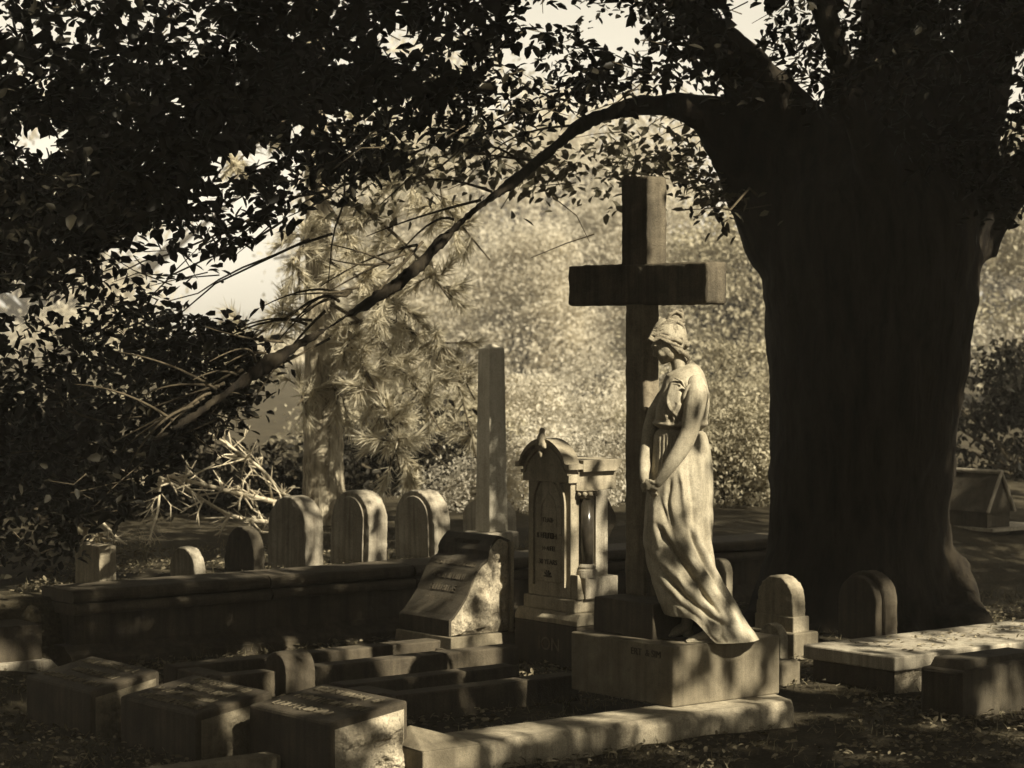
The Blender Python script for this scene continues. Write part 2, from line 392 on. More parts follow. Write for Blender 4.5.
# ------------------------------------------------------------------ retaining wall
wa0, wa1, wb = -1.05, 5.2, 3.38
th = lthing('retaining_wall', 'long low stone retaining wall with rounded double coping and moulded foot', 'wall', 0, wb, 0)
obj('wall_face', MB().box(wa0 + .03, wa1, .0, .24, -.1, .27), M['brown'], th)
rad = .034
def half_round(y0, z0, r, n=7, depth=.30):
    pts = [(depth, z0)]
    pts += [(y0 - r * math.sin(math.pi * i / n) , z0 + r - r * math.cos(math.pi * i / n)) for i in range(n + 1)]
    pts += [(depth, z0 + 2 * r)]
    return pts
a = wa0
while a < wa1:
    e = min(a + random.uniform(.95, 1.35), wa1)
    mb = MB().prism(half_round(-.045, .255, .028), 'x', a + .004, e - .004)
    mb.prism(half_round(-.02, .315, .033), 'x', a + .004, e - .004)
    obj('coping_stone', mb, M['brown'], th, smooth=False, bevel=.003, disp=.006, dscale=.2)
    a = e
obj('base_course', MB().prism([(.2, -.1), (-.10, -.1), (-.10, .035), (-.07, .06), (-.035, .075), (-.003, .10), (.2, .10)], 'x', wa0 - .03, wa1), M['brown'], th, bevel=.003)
# pedestal block at the left frame edge
aL, bL = LP(58, 672, .0)
th = lthing('pedestal', 'dark square pedestal on a sunlit moulded base at the left edge', 'pedestal', aL, bL, 0)
obj('die', MB().box(-.75, -.06, .05, .60, .06, .24), M['brown'], th, bevel=.006)
obj('base', MB().prism([(-.9, -.02), (.0, -.02), (.0, .03), (-.035, .065), (-.9, .065)], 'y', 0, .7), M['pale'], th, bevel=.006)

# ------------------------------------------------------------------ slanted scroll marker
aS, bS = LP(451.6, 663, 0)
th = lthing('slant_marker', 'dark slanted scroll-shaped grave marker with worn inscription and rock-faced side', 'grave marker', aS, bS, 0)
prof = [(0, .13), (0, .215), (.03, .235), (.075, .285), (.115, .335), (.15, .40), (.178, .455), (.21, .492), (.25, .515), (.258, .53), (.256, .555), (.268, .58), (.29, .605), (.315, .628), (.33, .633), (.40, .605), (.40, .13)]
mb = MB().prism(prof, 'y', .022, .46); obj('tablet', mb, M['darkstone'], th, bevel=.004)
# rock-faced side: a grid on the near side pushed in and out
cx = np.array(prof); mbr = MB(); n = 46
ins = 0.016
def prof_top(x): return np.interp(x, cx[1:15, 0] + np.arange(14) * 1e-5, cx[1:15, 1]) if x < .33 else .633 - (x - .33) * .4
V0 = []; 
for i in range(n + 1):
    x = .014 + (.392 - .014) * i / n; zt = prof_top(x) - ins
    for j in range(n + 1):
        z = .135 + (zt - .135) * j / n
        e = min(i, n - i, j, n - j) / 5.0; e = min(e, 1)
        h = mnoise.fractal(Vector((x * 14, z * 14, 3.3)), 1.0, 2, 6)
        V0.append((x, .0215 - e * (.012 + .026 * max(h + .45, 0)), z))
mbr.add(V0, [(i * (n + 1) + j, (i + 1) * (n + 1) + j, (i + 1) * (n + 1) + j + 1, i * (n + 1) + j + 1) for i in range(n) for j in range(n)])
obj('rock_face', mbr, M['rock'], th)
obj('edge_margin', MB().box(.385, .405, -.004, .03, .13, .60), M['lime'], th, bevel=.003)
obj('base', MB().box(-.015, .42, -.015, .48, .07, .13, top=.006), M['granite'], th, bevel=.005)
worn('footing', MB().box(-.05, .46, -.04, .51, -.05, .07), M['brown'], th, .014, .02, .06)
sl = math.atan2(.455 - .30, .178 - .088)
rows = [((.292, .24, .603), .24, .022)]
worn_rows([((.278, .24, .592), .22, .024)], R(45), M['brown'], th)
worn_rows([((.205, .24, .485), .33, .034)], R(38), M['brown'], th)
worn_rows([((.160, .24, .42), .26, .032), ((.127, .24, .358), .22, .032), ((.093, .24, .305), .25, .018)], R(57), M['brown'], th)

# ------------------------------------------------------------------ pillow markers in front
def pillow(label, pxr, pyr, zr, w, l, drop, rows, rock):
    p = G(pxr, pyr, zr)[:2] - l * U        # front edge corner (near side)
    th = thing('pillow_marker', label, 'grave marker', (p[0], p[1], 0), ANG, 'low pillow markers in the foreground')
    zf = zr - drop
    mb = MB().add([(0, 0, -.1), (l, 0, -.1), (l, w, -.1), (0, w, -.1), (0, 0, zf), (l, 0, zr), (l, w, zr), (0, w, zf)],
                  [(3, 2, 1, 0), (4, 5, 6, 7), (0, 1, 5, 4), (1, 2, 6, 5), (2, 3, 7, 6), (3, 0, 4, 7)])
    obj('block', mb, M['brown'], th, bevel=.012)
    n = 40; V0 = []
    amp = 1.0 if rock else .5
    for i in range(n + 1):
        x = .02 + (l - .04) * i / n; zt = zf + drop * x / l - .03
        for j in range(n + 1):
            z = -.02 + (zt + .02) * j / n; e = min(min(i, n - i, n - j) / 4.0, 1)
            h = mnoise.fractal(Vector((x * 13 + pxr, z * 13, 1.3)), .9, 2, 6)
            V0.append((x, -.0015 - e * amp * (.012 + .034 * max(h + .4, 0)), z))
    obj('rock_face', MB().add(V0, [(i * (n + 1) + j, (i + 1) * (n + 1) + j, (i + 1) * (n + 1) + j + 1, i * (n + 1) + j + 1) for i in range(n) for j in range(n)]), M['rock' if rock else 'granite'], th)
    sl = math.atan2(drop, l)
    rr = []
    for k in range(rows):
        f = (k + .7) / (rows + .4)
        rr.append(((l * f, w / 2 + rng.normal(0, .01), zf + drop * f + .001), w * rng.uniform(.6, .82), .042))
    worn_rows(rr, sl, M['granite'], th, .012)
    mb = MB().box(0, 0, 0, 0, 0, 0)
    return th
pillow('farthest of the three low pillow markers, dark, with dappled worn lettering on its sloping top', 160, 670, .25, .59, .33, .062, 3, False)
pillow('middle pillow marker with four dense rows of worn raised lettering', 273, 691, .25, .61, .355, .058, 4, False)
pillow('nearest pillow marker with a bright rock-faced broken side', 408, 700, .28, .57, .36, .052, 3, True)

# small footstone among them
aF, bF = LP(286, 697, 0)
th = lthing('footstone', 'small thick round-topped footstone between the pillow markers and grave kerbs', 'footstone', aF, bF, 0)
worn('slab', MB().prism(arch_poly(0, .18, -.05, .20), 'x', 0, .165), M['brown'], th, .009)

# ------------------------------------------------------------------ grave kerbs
def kerbset(label, p_near, p_far, a_len, z):
    a0, b0 = LP(*p_near, z); a1, b1 = LP(*p_far, z)
    th = lthing('grave_kerb', label, 'grave kerb', a0, b0, 0, 'low stone kerbs round the graves')
    w = b1 - b0
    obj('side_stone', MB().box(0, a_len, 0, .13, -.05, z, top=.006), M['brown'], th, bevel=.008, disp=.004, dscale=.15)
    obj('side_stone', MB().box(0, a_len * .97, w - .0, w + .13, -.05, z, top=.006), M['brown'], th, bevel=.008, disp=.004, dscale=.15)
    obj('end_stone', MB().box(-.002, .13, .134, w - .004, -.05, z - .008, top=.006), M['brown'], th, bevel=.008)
    return th
kerbset('dim rectangular grave kerb along the foot of the retaining wall', (222, 677), (175, 667), 1.75, .11)
kerbset('dim rectangular grave kerb running behind the nearest pillow marker towards the statue plinth', (396, 696), (320, 688), 1.05, .11)
# long front kerb with corner post
th = lthing('plot_kerb', 'long pale granite kerb in front of the statue plinth with a peaked corner post', 'kerb', 0, 0, 0)
pr = [(.1, -.05), (-.18, -.05), (-.18, .07), (-.155, .10), (.1, .10)]
mb = MB().add([(-1.18, *q) for q in pr] + [(.545 + (q[0] + .18) * .4, *q) for q in pr], [(0, 1, 2, 3, 4), (9, 8, 7, 6, 5)] + [(i, i + 5, (i + 1) % 5 + 5, (i + 1) % 5) for i in range(5)])
obj('rail', mb, M['lime'], th, bevel=.006, disp=.004, dscale=.2)
aP, bP = LP(469, 760, .02)
mb = MB().box(-1.47, -1.19, -.215, .06, -.05, .105)
mb.add([(-1.47, -.215, .105), (-1.19, -.215, .105), (-1.19, .06, .115), (-1.47, .06, .115), (-1.40, -.03, .175)], [(0, 1, 4), (1, 2, 4), (2, 3, 4), (3, 0, 4)])
obj('corner_post', mb, M['granite'], th, bevel=.006)
# dim kerb at lower left
aK, bK = LP(335, 742, .06)
th = lthing('path_kerb', 'low dim kerb along the lower left edge in front of the pillow markers', 'kerb', aK, bK, 0)
obj('rail', MB().box(-3.2, 0, -.12, .0, -.05, .06, top=.008), M['granite'], th, bevel=.006)

# ------------------------------------------------------------------ statue plinth, cross
PT = .358
th = lthing('plinth', 'broad square stone plinth with dappled light under the statue and the cross', 'plinth', 0, 0, 0)
obj('block', MB().box(0, .635, 0, .67, .101, PT), M['granite'], th, bevel=.006, disp=.003, dscale=.1)
lettering('ERT  & SIM', .042, (-.0005, .17, .315), R(90), M['brown'], th, .002)
# cross base: near corner of its top at pixel (653,607), footing on plinth
aC, bC = LP(653, 640, PT)
th = lthing('stone_cross', 'tall dark weathered stone cross on a block base behind the statue', 'cross', aC, bC, PT)
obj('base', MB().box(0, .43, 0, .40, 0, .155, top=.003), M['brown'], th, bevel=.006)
# upright: front face px 621..647 at y~225, side 647..666
Yc = G(653, 640, PT)[1] + .28; sC = Yc / F
zc = lambda py: HC - (py - HOR) * sC - PT
px_l = np.linalg.inv(np.array([[U[0], V[0]], [U[1], V[1]]]))
org = lot(aC, bC)
def cr(px, depth):   # local (a,b) for a pixel column at distance depth
    w_ = np.array([(px - 512) / F * depth, depth]) - org; return px_l @ w_
w_ = .180; t_ = .115
ca, cb = cr(647.5, Yc); 
def leanbox(x0, x1, y0, y1, z0, z1, mb, k0, k1):
    # slight taper: bottom a little narrower set
    mb.add([(x0 + k0, y0, z0), (x1, y0 + k0, z0), (x1, y1 - k0, z0), (x0 + k0, y1 - k0, z0), (x0 + k1, y0 + k1, z1), (x1, y0 + k1, z1), (x1, y1 - k1, z1), (x0 + k1, y1 - k1, z1)],
           [(3, 2, 1, 0), (4, 5, 6, 7), (0, 1, 5, 4), (1, 2, 6, 5), (2, 3, 7, 6), (3, 0, 4, 7)])
zb0, zb1 = zc(305), zc(263.5)
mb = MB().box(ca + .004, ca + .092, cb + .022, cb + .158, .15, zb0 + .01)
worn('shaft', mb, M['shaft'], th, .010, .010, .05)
mb = MB(); leanbox(ca, ca + t_, cb, cb + w_, zb1 - .01, zc(176), mb, 0, 0)
worn('head_post', mb, M['crosswood'], th, .012, .012, .05)
mb = MB(); zb0, zb1 = zc(305), zc(263.5)
mb.box(ca - .003, ca + t_ + .003, cb - .39, cb + w_ + .365, zb0, zb1)
worn('crossbar', mb, M['crosswood'], th, .012, .012, .05)

# ------------------------------------------------------------------ gothic monument
aM, bM = LP(577, 670, 0)
th = lthing('monument', 'tall limestone grave monument with curved pediment, inscribed arched panel and dark polished column', 'monument', aM, bM, 0)
Wd = .50
obj('plinth', MB().box(0, .34, 0, Wd, -.05, .215), M['brown'], th, bevel=.008)
obj('plinth_cap', MB().prism([(0, .216), (.34, .216), (.34, .24), (.325, .275), (.025, .275), (0, .24)], 'y', .0, Wd), M['lime'], th, bevel=.004)
obj('die_base', MB().box(.02, .32, .045, Wd - .045, .276, .345), M['lime'], th, bevel=.008)
# die front with pointed panel: body
bx0, bx1, by0, by1 = .03, .20, .085, Wd - .075
obj('die', MB().box(bx0, bx1, by0, by1, .345, 1.0), M['lime'], th, bevel=.004)
# panel frame: raised arch ring on the front
yc = (by0 + by1) / 2; rw = .115
def arch_band(yc, r0, r1, z0, zs, x0, x1, lancet=1.35, n=18):
    mb = MB(); out = []; inn = []
    for i in range(n + 1):
        t = math.pi * i / n
        out.append((yc + r1 * math.cos(t), zs + r1 * lancet * math.sin(t))); inn.append((yc + r0 * math.cos(t), zs + r0 * lancet * math.sin(t)))
    out = [(yc + r1, z0)] + out + [(yc - r1, z0)]; inn = [(yc + r0, z0)] + inn + [(yc - r0, z0)]
    m = len(out)
    vs = [(x0, *p) for p in out] + [(x0, *p) for p in inn] + [(x1, *p) for p in out] + [(x1, *p) for p in inn]
    fs = []
    for i in range(m - 1):
        fs += [(i, i + 1, m + i + 1, m + i), (2 * m + i, 2 * m + i + 1, i + 1, i), (m + i, m + i + 1, 3 * m + i + 1, 3 * m + i)]
    return mb.add(vs, fs)
obj('arch_frame', arch_band(yc, rw, rw + .022, .40, .80, bx0 - .014, bx0 + .002), M['lime'], th)
obj('tablet', MB().prism([(yc - rw + .012, .42), (yc + rw - .012, .42)] + [(yc + (rw - .012) * math.cos(math.pi * i / 16), .80 + (rw - .012) * 1.35 * math.sin(math.pi * i / 16)) for i in range(17)], 'x', bx0 - .008, bx0 + .01), M['lime'], th, bevel=.003)
obj('inner_arch', arch_band(yc, .055, .068, .70, .755, bx0 - .012, bx0 - .006, 1.7), M['lime'], th)
worn_rows([((bx0 - .009, yc, .735), .07, .022)], R(90), M['brown'], th)
worn_rows([((bx0 - .009, yc, .655), .17, .028), ((bx0 - .009, yc, .59), .08, .022)], R(90), M['brown'], th)
lettering('30 YEARS', .036, (bx0 - .009, yc, .52), R(90), M['brown'], th, .002)
lettering('ION', .095, (-.001, .22, .105), R(90), M['granite'], th, .002)
mb = MB()
for k in range(6):
    t = k * math.pi / 5; mb.tube([(bx0 - .010, yc, .448), (bx0 - .012, yc + .03 * math.cos(t), .448 + .032 * math.sin(t))], [.006, .003], 5)
obj('leaf_ornament', mb, M['brown'], th)
# curved ogee pediment moulding
def ogee(n=28):
    pts = []
    for i in range(n + 1):
        s = -1 + 2 * i / n; y = yc + s * .215; q = abs(s)
        z = 1.0 + .125 * max(0, 1 - (q / .86) ** 2) ** .72
        pts.append((y, z))
    return pts
og = ogee(); mb = MB(); vs = []; n = len(og)
for x, dzz in ((-.022, 0), (-.022, .026), (.075, .026), (.075, 0)):
    vs += [(x, y, z + dzz) for y, z in og]
fs = []
for i in range(n - 1):
    for k in range(4):
        k2 = (k + 1) % 4; fs.append((k * n + i, k2 * n + i, k2 * n + i + 1, k * n + i + 1))
fs += [(0, n, 2 * n, 3 * n), (n - 1, 2 * n - 1, 3 * n - 1, 4 * n - 1)]
mb.add(vs, fs); obj('pediment', mb, M['lime'], th)
og2 = [(y, z - .002) for y, z in og if abs(y - yc) < .185]
obj('gable', MB().prism([(og2[0][0], .93)] + og2 + [(og2[-1][0], .93)], 'x', .005, .065), M['lime'], th, bevel=.003)
mb = MB(); vs = []
for x, dzz in ((-.008, -.03), (-.008, -.012), (.02, -.012), (.02, -.03)):
    vs += [(x, yc + (y - yc) * .87, z + dzz) for y, z in og]
mb.add(vs, fs); obj('pediment_moulding', mb, M['lime'], th)
mb = MB().ball((-.022, yc, 1.135), (.022, .026, .05)).ball((-.018, yc, 1.185), (.016, .016, .022)).ball((-.026, yc + .026, 1.115), (.014, .017, .022)).ball((-.026, yc - .026, 1.115), (.014, .017, .022)).ball((-.03, yc, 1.08), (.012, .014, .03))
obj('finial', mb, M['lime'], th, remesh=.006, disp=.008, dscale=.02)
# side cornice and entablature over the column
obj('cornice', MB().prism([(.08, .985), (.31, .985), (.31, .995), (.33, 1.012), (.34, 1.03), (.34, 1.045), (.08, 1.045)], 'y', .045, Wd - .05), M['lime'], th, bevel=.003)
obj('entablature', MB().box(.06, .325, .075, Wd - .075, .89, .984), M['lime'], th, bevel=.003)
obj('back_pier', MB().box(.175, .255, .06, Wd - .115, .345, .89), M['pale'], th, bevel=.003)
mb = MB().lathe([(.034, .52), (.034, .85)], (.118, .062, 0)); obj('column', mb, M['polished'], th, smooth=True)
mb = MB().lathe([(.034, .85), (.04, .858), (.038, .865), (.055, .89), (.058, .892)], (.118, .062, 0))
for k in range(10):
    t = k * math.pi * 2 / 10; mb.ball((.118 + .048 * math.cos(t), .062 + .048 * math.sin(t), .876), (.013, .013, .013), 8, 6)
obj('capital', mb, M['lime'], th)
obj('column_base', MB().lathe([(.052, .455), (.052, .475), (.05, .49), (.042, .497), (.046, .506), (.04, .515), (.035, .521)], (.118, .062, 0)), M['pale'], th)
obj('column_pedestal', MB().box(.075, .29, .02, .12, .345, .455), M['pale'], th, bevel=.006)
obj('scroll_bracket', MB().prism([(.03, .345), (.072, .345), (.072, .36), (.06, .40), (.05, .45), (.04, .47), (.03, .47)], 'y', .03, .084), M['lime'], th, bevel=.004)
obj('rear_bracket', MB().prism([(.257, .87), (.325, .76), (.335, .72), (.30, .68), (.257, .60)], 'y', .08, Wd - .12), M['brown'], th, bevel=.004)

# ------------------------------------------------------------------ statue
SS = 10.5 / F
def sx(px): return (px - 700) * SS
def sz(py): return (638 - py) * SS
def S3(px, py, d=0.0): return np.array([sx(px), d, sz(py)])
ST = thing('statue', 'weathered marble statue of a mourning woman in a draped gown, head bowed and hands clasped', 'statue', ((700 - 512) * 10.43 / F, 10.43, PT - .002))
# --- gown: rings from collar to hem. columns: yf, xf, yb, xb, half depth
rows = np.array([
 [372, 671, 362, 693, .045], [376, 667, 366, 698, .085], [382, 663.5, 372, 703, .120], [392, 659.5, 384, 706.5, .142], [402, 657, 396, 708.5, .148],
 [412, 655.5, 408, 708.5, .142], [420, 655, 418, 707, .130], [426, 655.5, 426, 705.5, .120], [429.5, 657, 430, 704, .113], [434, 655, 434, 706, .118], [444, 653, 443, 709, .128],
 [460, 651, 458, 711.5, .142], [480, 648.5, 477, 713, .150], [500, 646.5, 497, 713.5, .152], [520, 645, 517, 713.5, .152],
 [545, 644.5, 543, 714, .153], [560, 647, 561, 717, .155], [575, 651, 580, 723, .160], [587, 655, 597, 732, .168], [597, 658, 612, 741, .176], [605, 661, 625, 749.5, .186], [611, 663.5, 633, 756, .194], [613, 665, 638.5, 759, .198]])
NR, NA = 300, 260
tt = np.linspace(0, 1, len(rows)); 
# arc-length style parameter
arc = np.concatenate([[0], np.cumsum(np.hypot(np.diff(rows[:, 0]), np.diff(rows[:, 2])) + .5)]); arc /= arc[-1]
from_u = np.linspace(0, 1, NR)
def smooth_interp(u, x, y):
    # Catmull-Rom through monotone parameter
    m = np.gradient(y, x); i = np.clip(np.searchsorted(x, u) - 1, 0, len(x) - 2)
    h = x[i + 1] - x[i]; t = (u - x[i]) / h
    return (2*t**3-3*t**2+1)*y[i] + (t**3-2*t**2+t)*h*m[i] + (-2*t**3+3*t**2)*y[i+1] + (t**3-t**2)*h*m[i+1]
yf, xf, yb, xb, hd = [smooth_interp(from_u, arc, rows[:, k]) for k in range(5)]
th_ = np.linspace(0, 2 * math.pi, NA, endpoint=False)
c_, s_ = np.cos(th_), np.sin(th_)
mix = (1 - c_) / 2
g2 = np.clip((mix - .22) / .34, 0, 1); g2 = g2 * g2 * (3 - 2 * g2)
wt = np.clip((from_u - .72) / .28, 0, 1)[:, None]
gm = mix[None] * (1 - wt) + g2[None] * wt
PX = xf[:, None] + (xb - xf)[:, None] * mix[None]
PY = yf[:, None] + (yb - yf)[:, None] * gm
DD = hd[:, None] * (np.sign(s_) * np.abs(s_) ** .82)[None]
# leaning taper of depth toward front/back ends for the train
def pdist(P, pl):
    d = np.full(P.shape[:-1], 1e9); tpar = np.zeros(P.shape[:-1]); n = len(pl) - 1
    for i in range(n):
        a, b = np.array(pl[i]), np.array(pl[i + 1]); ab = b - a
        t = np.clip(((P - a) @ ab) / (ab @ ab), 0, 1); q = a + t[..., None] * ab
        dd = np.linalg.norm(P - q, axis=-1); m = dd < d; d = np.where(m, dd, d); tpar = np.where(m, (i + t) / n, tpar)
    return d, tpar
P2 = np.stack([PX, PY], -1)
D = np.zeros(PX.shape)
def fold(pl, amp, w, endfade=.12):
    global D
    d, t = pdist(P2, pl); f = np.minimum(1, np.minimum(t, 1 - t) / endfade + .15)
    D += amp * np.exp(-(d / w) ** 2) * f
# skirt
fold([(656, 522), (666, 539), (678, 557), (699, 586), (716, 609)], -.020, 2.2, .2); fold([(660, 518), (672, 535), (685, 552), (706, 582), (724, 606)], .014, 4.2, .2)
fold([(645, 550), (660, 568), (684, 594), (709, 613), (731, 626)], -.017, 2.4, .2); fold([(649, 545), (666, 563), (690, 588), (716, 609), (738, 624)], .010, 3.6, .2)
fold([(650, 572), (664, 589), (682, 604), (700, 616)], -.009, 2.0, .2); fold([(653, 568), (668, 585), (688, 602)], .006, 2.6, .2)
fold([(684, 516), (692, 541), (705, 566), (722, 592), (742, 620)], -.014, 2.2, .2); fold([(688, 514), (698, 541), (711, 566), (729, 592), (748, 618)], .010, 3.4, .2)
fold([(659, 497), (665, 518), (680, 552), (694, 572)], -.009, 2.2, .25)
fold([(670, 497), (680, 532), (697, 562), (716, 590), (742, 617)], .010, 4.5, .2)
fold([(703, 470), (702, 515), (708, 545), (722, 578), (744, 613)], -.011, 2.3, .2); fold([(711, 480), (711, 533), (722, 572), (742, 606)], -.009, 2.0, .2)
fold([(699, 588), (711, 602), (717, 610)], -.014, 2.0)
fold([(677, 464), (681, 486), (683, 515), (690, 535)], .010, 2.4, .25); fold([(669, 474), (666, 500), (671, 530)], -.010, 2.2, .25); fold([(686, 465), (690, 500), (692, 530)], -.007, 2.4, .25)
fold([(700, 440), (706, 468), (708, 509)], -.011, 2.2, .2); fold([(695, 446), (700, 478), (699, 512)], .007, 2.8, .2)
for xx in (657, 660.5, 664, 668, 672): fold([(xx, 433), (xx - .5, 450), (xx - 2, 472)], -.005, 1.0)
fold([(653, 498), (654, 528), (660, 548)], .007, 3.6)
fold([(718, 594), (732, 612), (750, 632)], -.009, 1.8); fold([(702, 618), (707, 630), (714, 637)], -.013, 2.0); fold([(720, 618), (718, 630), (724, 638)], -.010, 1.8)
fold([(728, 622), (738, 631), (748, 636)], .008, 2.6)
# waist and bodice
fold([(650, 428), (665, 429), (680, 430), (712, 430)], -.012, 1.9); fold([(650, 423), (670, 424.5), (712, 424)], .010, 2.5)
for pl, am in (([(662, 400), (666.5, 410), (677, 421)], -.010), ([(657, 401), (655, 410), (654, 420)], -.009), ([(682, 398), (681, 410), (677, 424)], -.012),
               ([(664, 383), (659, 394), (656.5, 404)], -.011), ([(668.5, 382), (663, 396), (665, 411), (672, 421)], -.012), ([(677, 383), (680, 394), (679, 404)], -.010), ([(682, 383), (681, 396)], -.010),
               ([(660, 412), (663, 422)], -.008), ([(668, 415), (670, 424)], -.007), ([(674, 402), (668, 414)], -.006), ([(703, 403), (699, 414), (697, 424)], -.010), ([(707, 395), (705, 412), (701, 424)], -.007)):
    fold(pl, am * .6, 1.6); fold([(q[0] + 2.6, q[1]) for q in pl], -am * .35, 1.8)
fold([(665, 377), (680, 370.5), (694, 367)], .007, 1.5)
# soft vertical gathers all round, and hem ripple
uu = from_u[:, None]; sk = np.clip((uu - .28) / .5, 0, 1)
D += sk * (.0016 * np.sin(th_[None] * 13 + uu * 9) + .0012 * np.sin(th_[None] * 23 - uu * 14))
wv = np.array([[mnoise.noise(Vector((PX[i, j] * .09, PY[i, j] * .09, math.sin(th_[j]) * 2))) for j in range(0, NA)] for i in range(0, NR)])
D += wv * .0022
# outward direction in ring plane (x, depth)
gx = sx(PX); gz = sz(PY)
ctr = gx.mean(1, keepdims=True)
dirx = (gx - ctr) / (np.abs(gx - ctr).max(1, keepdims=True) + 1e-6) / np.abs(xb - xf)[:, None] * 2 / SS; diry = DD / hd[:, None] ** 2
nrm = np.sqrt(dirx ** 2 + diry ** 2) + 1e-9
gx2 = gx + D * dirx / nrm; gy2 = DD + D * diry / nrm
gz2 = np.maximum(gz, .003)
vs = np.stack([gx2, gy2, gz2], -1).reshape(-1, 3)
fs = [(i * NA + j, i * NA + (j + 1) % NA, (i + 1) * NA + (j + 1) % NA, (i + 1) * NA + j) for i in range(NR - 1) for j in range(NA)]
mb = MB().add(vs, fs); 
mb.add([(sx(683), 0, sz(366))] + [tuple(vs[j]) for j in range(NA)], [(0, 1 + (j + 1) % NA, 1 + j) for j in range(NA)])
obj('gown', mb, M['marble'], ST, smooth=True)
for sg in (-1, 1):
    sl_ = MB()
    sl_.tube([S3(680, 402, sg * .140), S3(682, 395, sg * .150), S3(686, 386.5, sg * .150), S3(694, 381, sg * .142), S3(702, 385.5, sg * .146), S3(705.5, 394, sg * .146), S3(703, 404, sg * .140)], np.array([1.2, 1.8, 2.2, 2.4, 2.3, 1.8, 1.2]) * SS, 10)
    for k in range(5):
        sl_.tube([S3(684 - k * 1.2, 390 - k, sg * .149), S3(680 - k * 2.2, 381 + k * 3.2, sg * (.138 - k * .006)), S3(673 - k * 2.6, 378 + k * 6.2, sg * (.118 - k * .007))], np.array([.7, 1.1, .6]) * SS, 7)
    obj('sleeve', sl_, M['marble'], ST, smooth=True)
# --- figure: head, neck, chest, arms, hands, feet in one surface
fb = MB()
def T(pl, r, seg=12, flat=1.0):
    fb.tube([S3(*q) for q in pl], np.array(r) * SS, seg, True, flat); 
    fb.ball(S3(*pl[0]), r[0] * SS, 12, 8); fb.ball(S3(*pl[-1]), r[-1] * SS, 12, 8)
def ball(px, py, d, rx, ry, rz, tilt=0.0):
    c, s = math.cos(tilt), math.sin(tilt)
    fb.ball(S3(px, py, d), np.array([rx, ry, rz]) * SS, 24, 16, np.array([[c, 0, s], [0, 1, 0], [-s, 0, c]]))
# neck and upper chest
T([(683, 382, 0), (681.5, 370, 0), (678.5, 360, 0), (676, 350, 0)], [13, 9.2, 8.2, 8.4], 16)
ball(684, 384, 0, 18, 27, 13); ball(687, 379, 0, 12, 22, 8)
# head, tilted forward
TL = R(24)     # tilt of the face
ball(669.5, 336, 0, 17.5, 14.5, 18, -.3)
ball(667, 346, 0, 13.5, 13.4, 16.5, -TL * 0 - .5)
ball(664.5, 358, 0, 5.2, 6.2, 6.6, -.4)            # jaw and chin
ball(663.2, 362.2, 0, 3.0, 3.8, 3.0)
ball(670, 353, 0, 8.5, 12, 9.5)                       # jaw angle
ball(655.0, 346.2, 0, 4, 11, 2.6, -.4)              # brow
T([(654, 347.5, 0), (655.0, 352, 0), (655.2, 355.6, 0)], [1.5, 1.9, 2.4], 8)   # nose
ball(657.4, 356.0, -1.3 * SS, 1.3, 1.2, 1.1); ball(657.4, 356.0, 1.3 * SS, 1.3, 1.2, 1.1)
ball(659.4, 358.8, 0, 1.7, 3.0, .9, -.4); ball(660.4, 360.6, 0, 1.7, 2.6, 1.0, -.4)   # lips
for sg in (-1, 1):
    ball(657.4, 349.8, sg * 6.2 * SS, 2.4, 2.8, 1.5, -.4)                # lowered eyelids
    ball(661.5, 353.5, sg * 8.0 * SS, 4.2, 3.2, 4.4)                             # cheeks
    ball(674.5, 346.5, sg * 12.2 * SS, 2.3, 1.4, 4, -.3)               # ears
# near (left) arm
T([(694, 384, -.118), (694.5, 393, -.140), (692.5, 405, -.150), (690, 418, -.155), (687.5, 429, -.156), (683, 440, -.158), (676.5, 451, -.160), (669, 462, -.158), (662.5, 472, -.152), (657, 480, -.142)],
  [9.5, 10.8, 10.6, 9.8, 9.0, 8.9, 8.3, 7.0, 5.6, 4.6], 18)
# far (right) arm
T([(678, 388, .105), (667, 400, .105), (657, 415, .085), (652, 430, .05), (648.5, 446, .005), (645.2, 461, -.03), (643.8, 472, -.075), (643.5, 478, -.10)],
  [10, 9.8, 9, 8.4, 7.4, 6.2, 5.0, 4.4], 18)
# hands: palms and fingers, left hand over the right
ball(653.2, 484, -.137, 5.4, 2.6, 4.3, .5); ball(645.5, 483, -.112, 4.6, 2.6, 4.8, .2)
for k in range(4):
    d0 = -.142 + k * .004
    T([(650.2, 481.2 + k * 2.0, d0), (645.5 + k * .2, 480.2 + k * 2.1, d0 - .006), (641.5 + k * .5, 481.2 + k * 2.2, d0 + .006), (639.8 + k * .7, 483 + k * 2.1, d0 + .02)], [1.45, 1.4, 1.25, 1.05], 8)
T([(652.5, 480.5, -.148), (648.5, 478, -.150), (644.8, 477.6, -.145)], [1.7, 1.5, 1.15], 8)
for k in range(4):
    T([(646 + k * 2.0, 486.5, -.108 - k * .003), (648.5 + k * 2.1, 491.2, -.112 - k * .003), (650.6 + k * 2.0, 494.8 - abs(k - 1.5) * .8, -.106), (651.8 + k * 1.8, 497.4 - abs(k - 1.5) * 1.2, -.098)], [1.5, 1.4, 1.25, 1.0], 8)
T([(643, 480, -.118), (642, 485, -.124), (643.5, 489.5, -.122)], [1.7, 1.5, 1.15], 8)
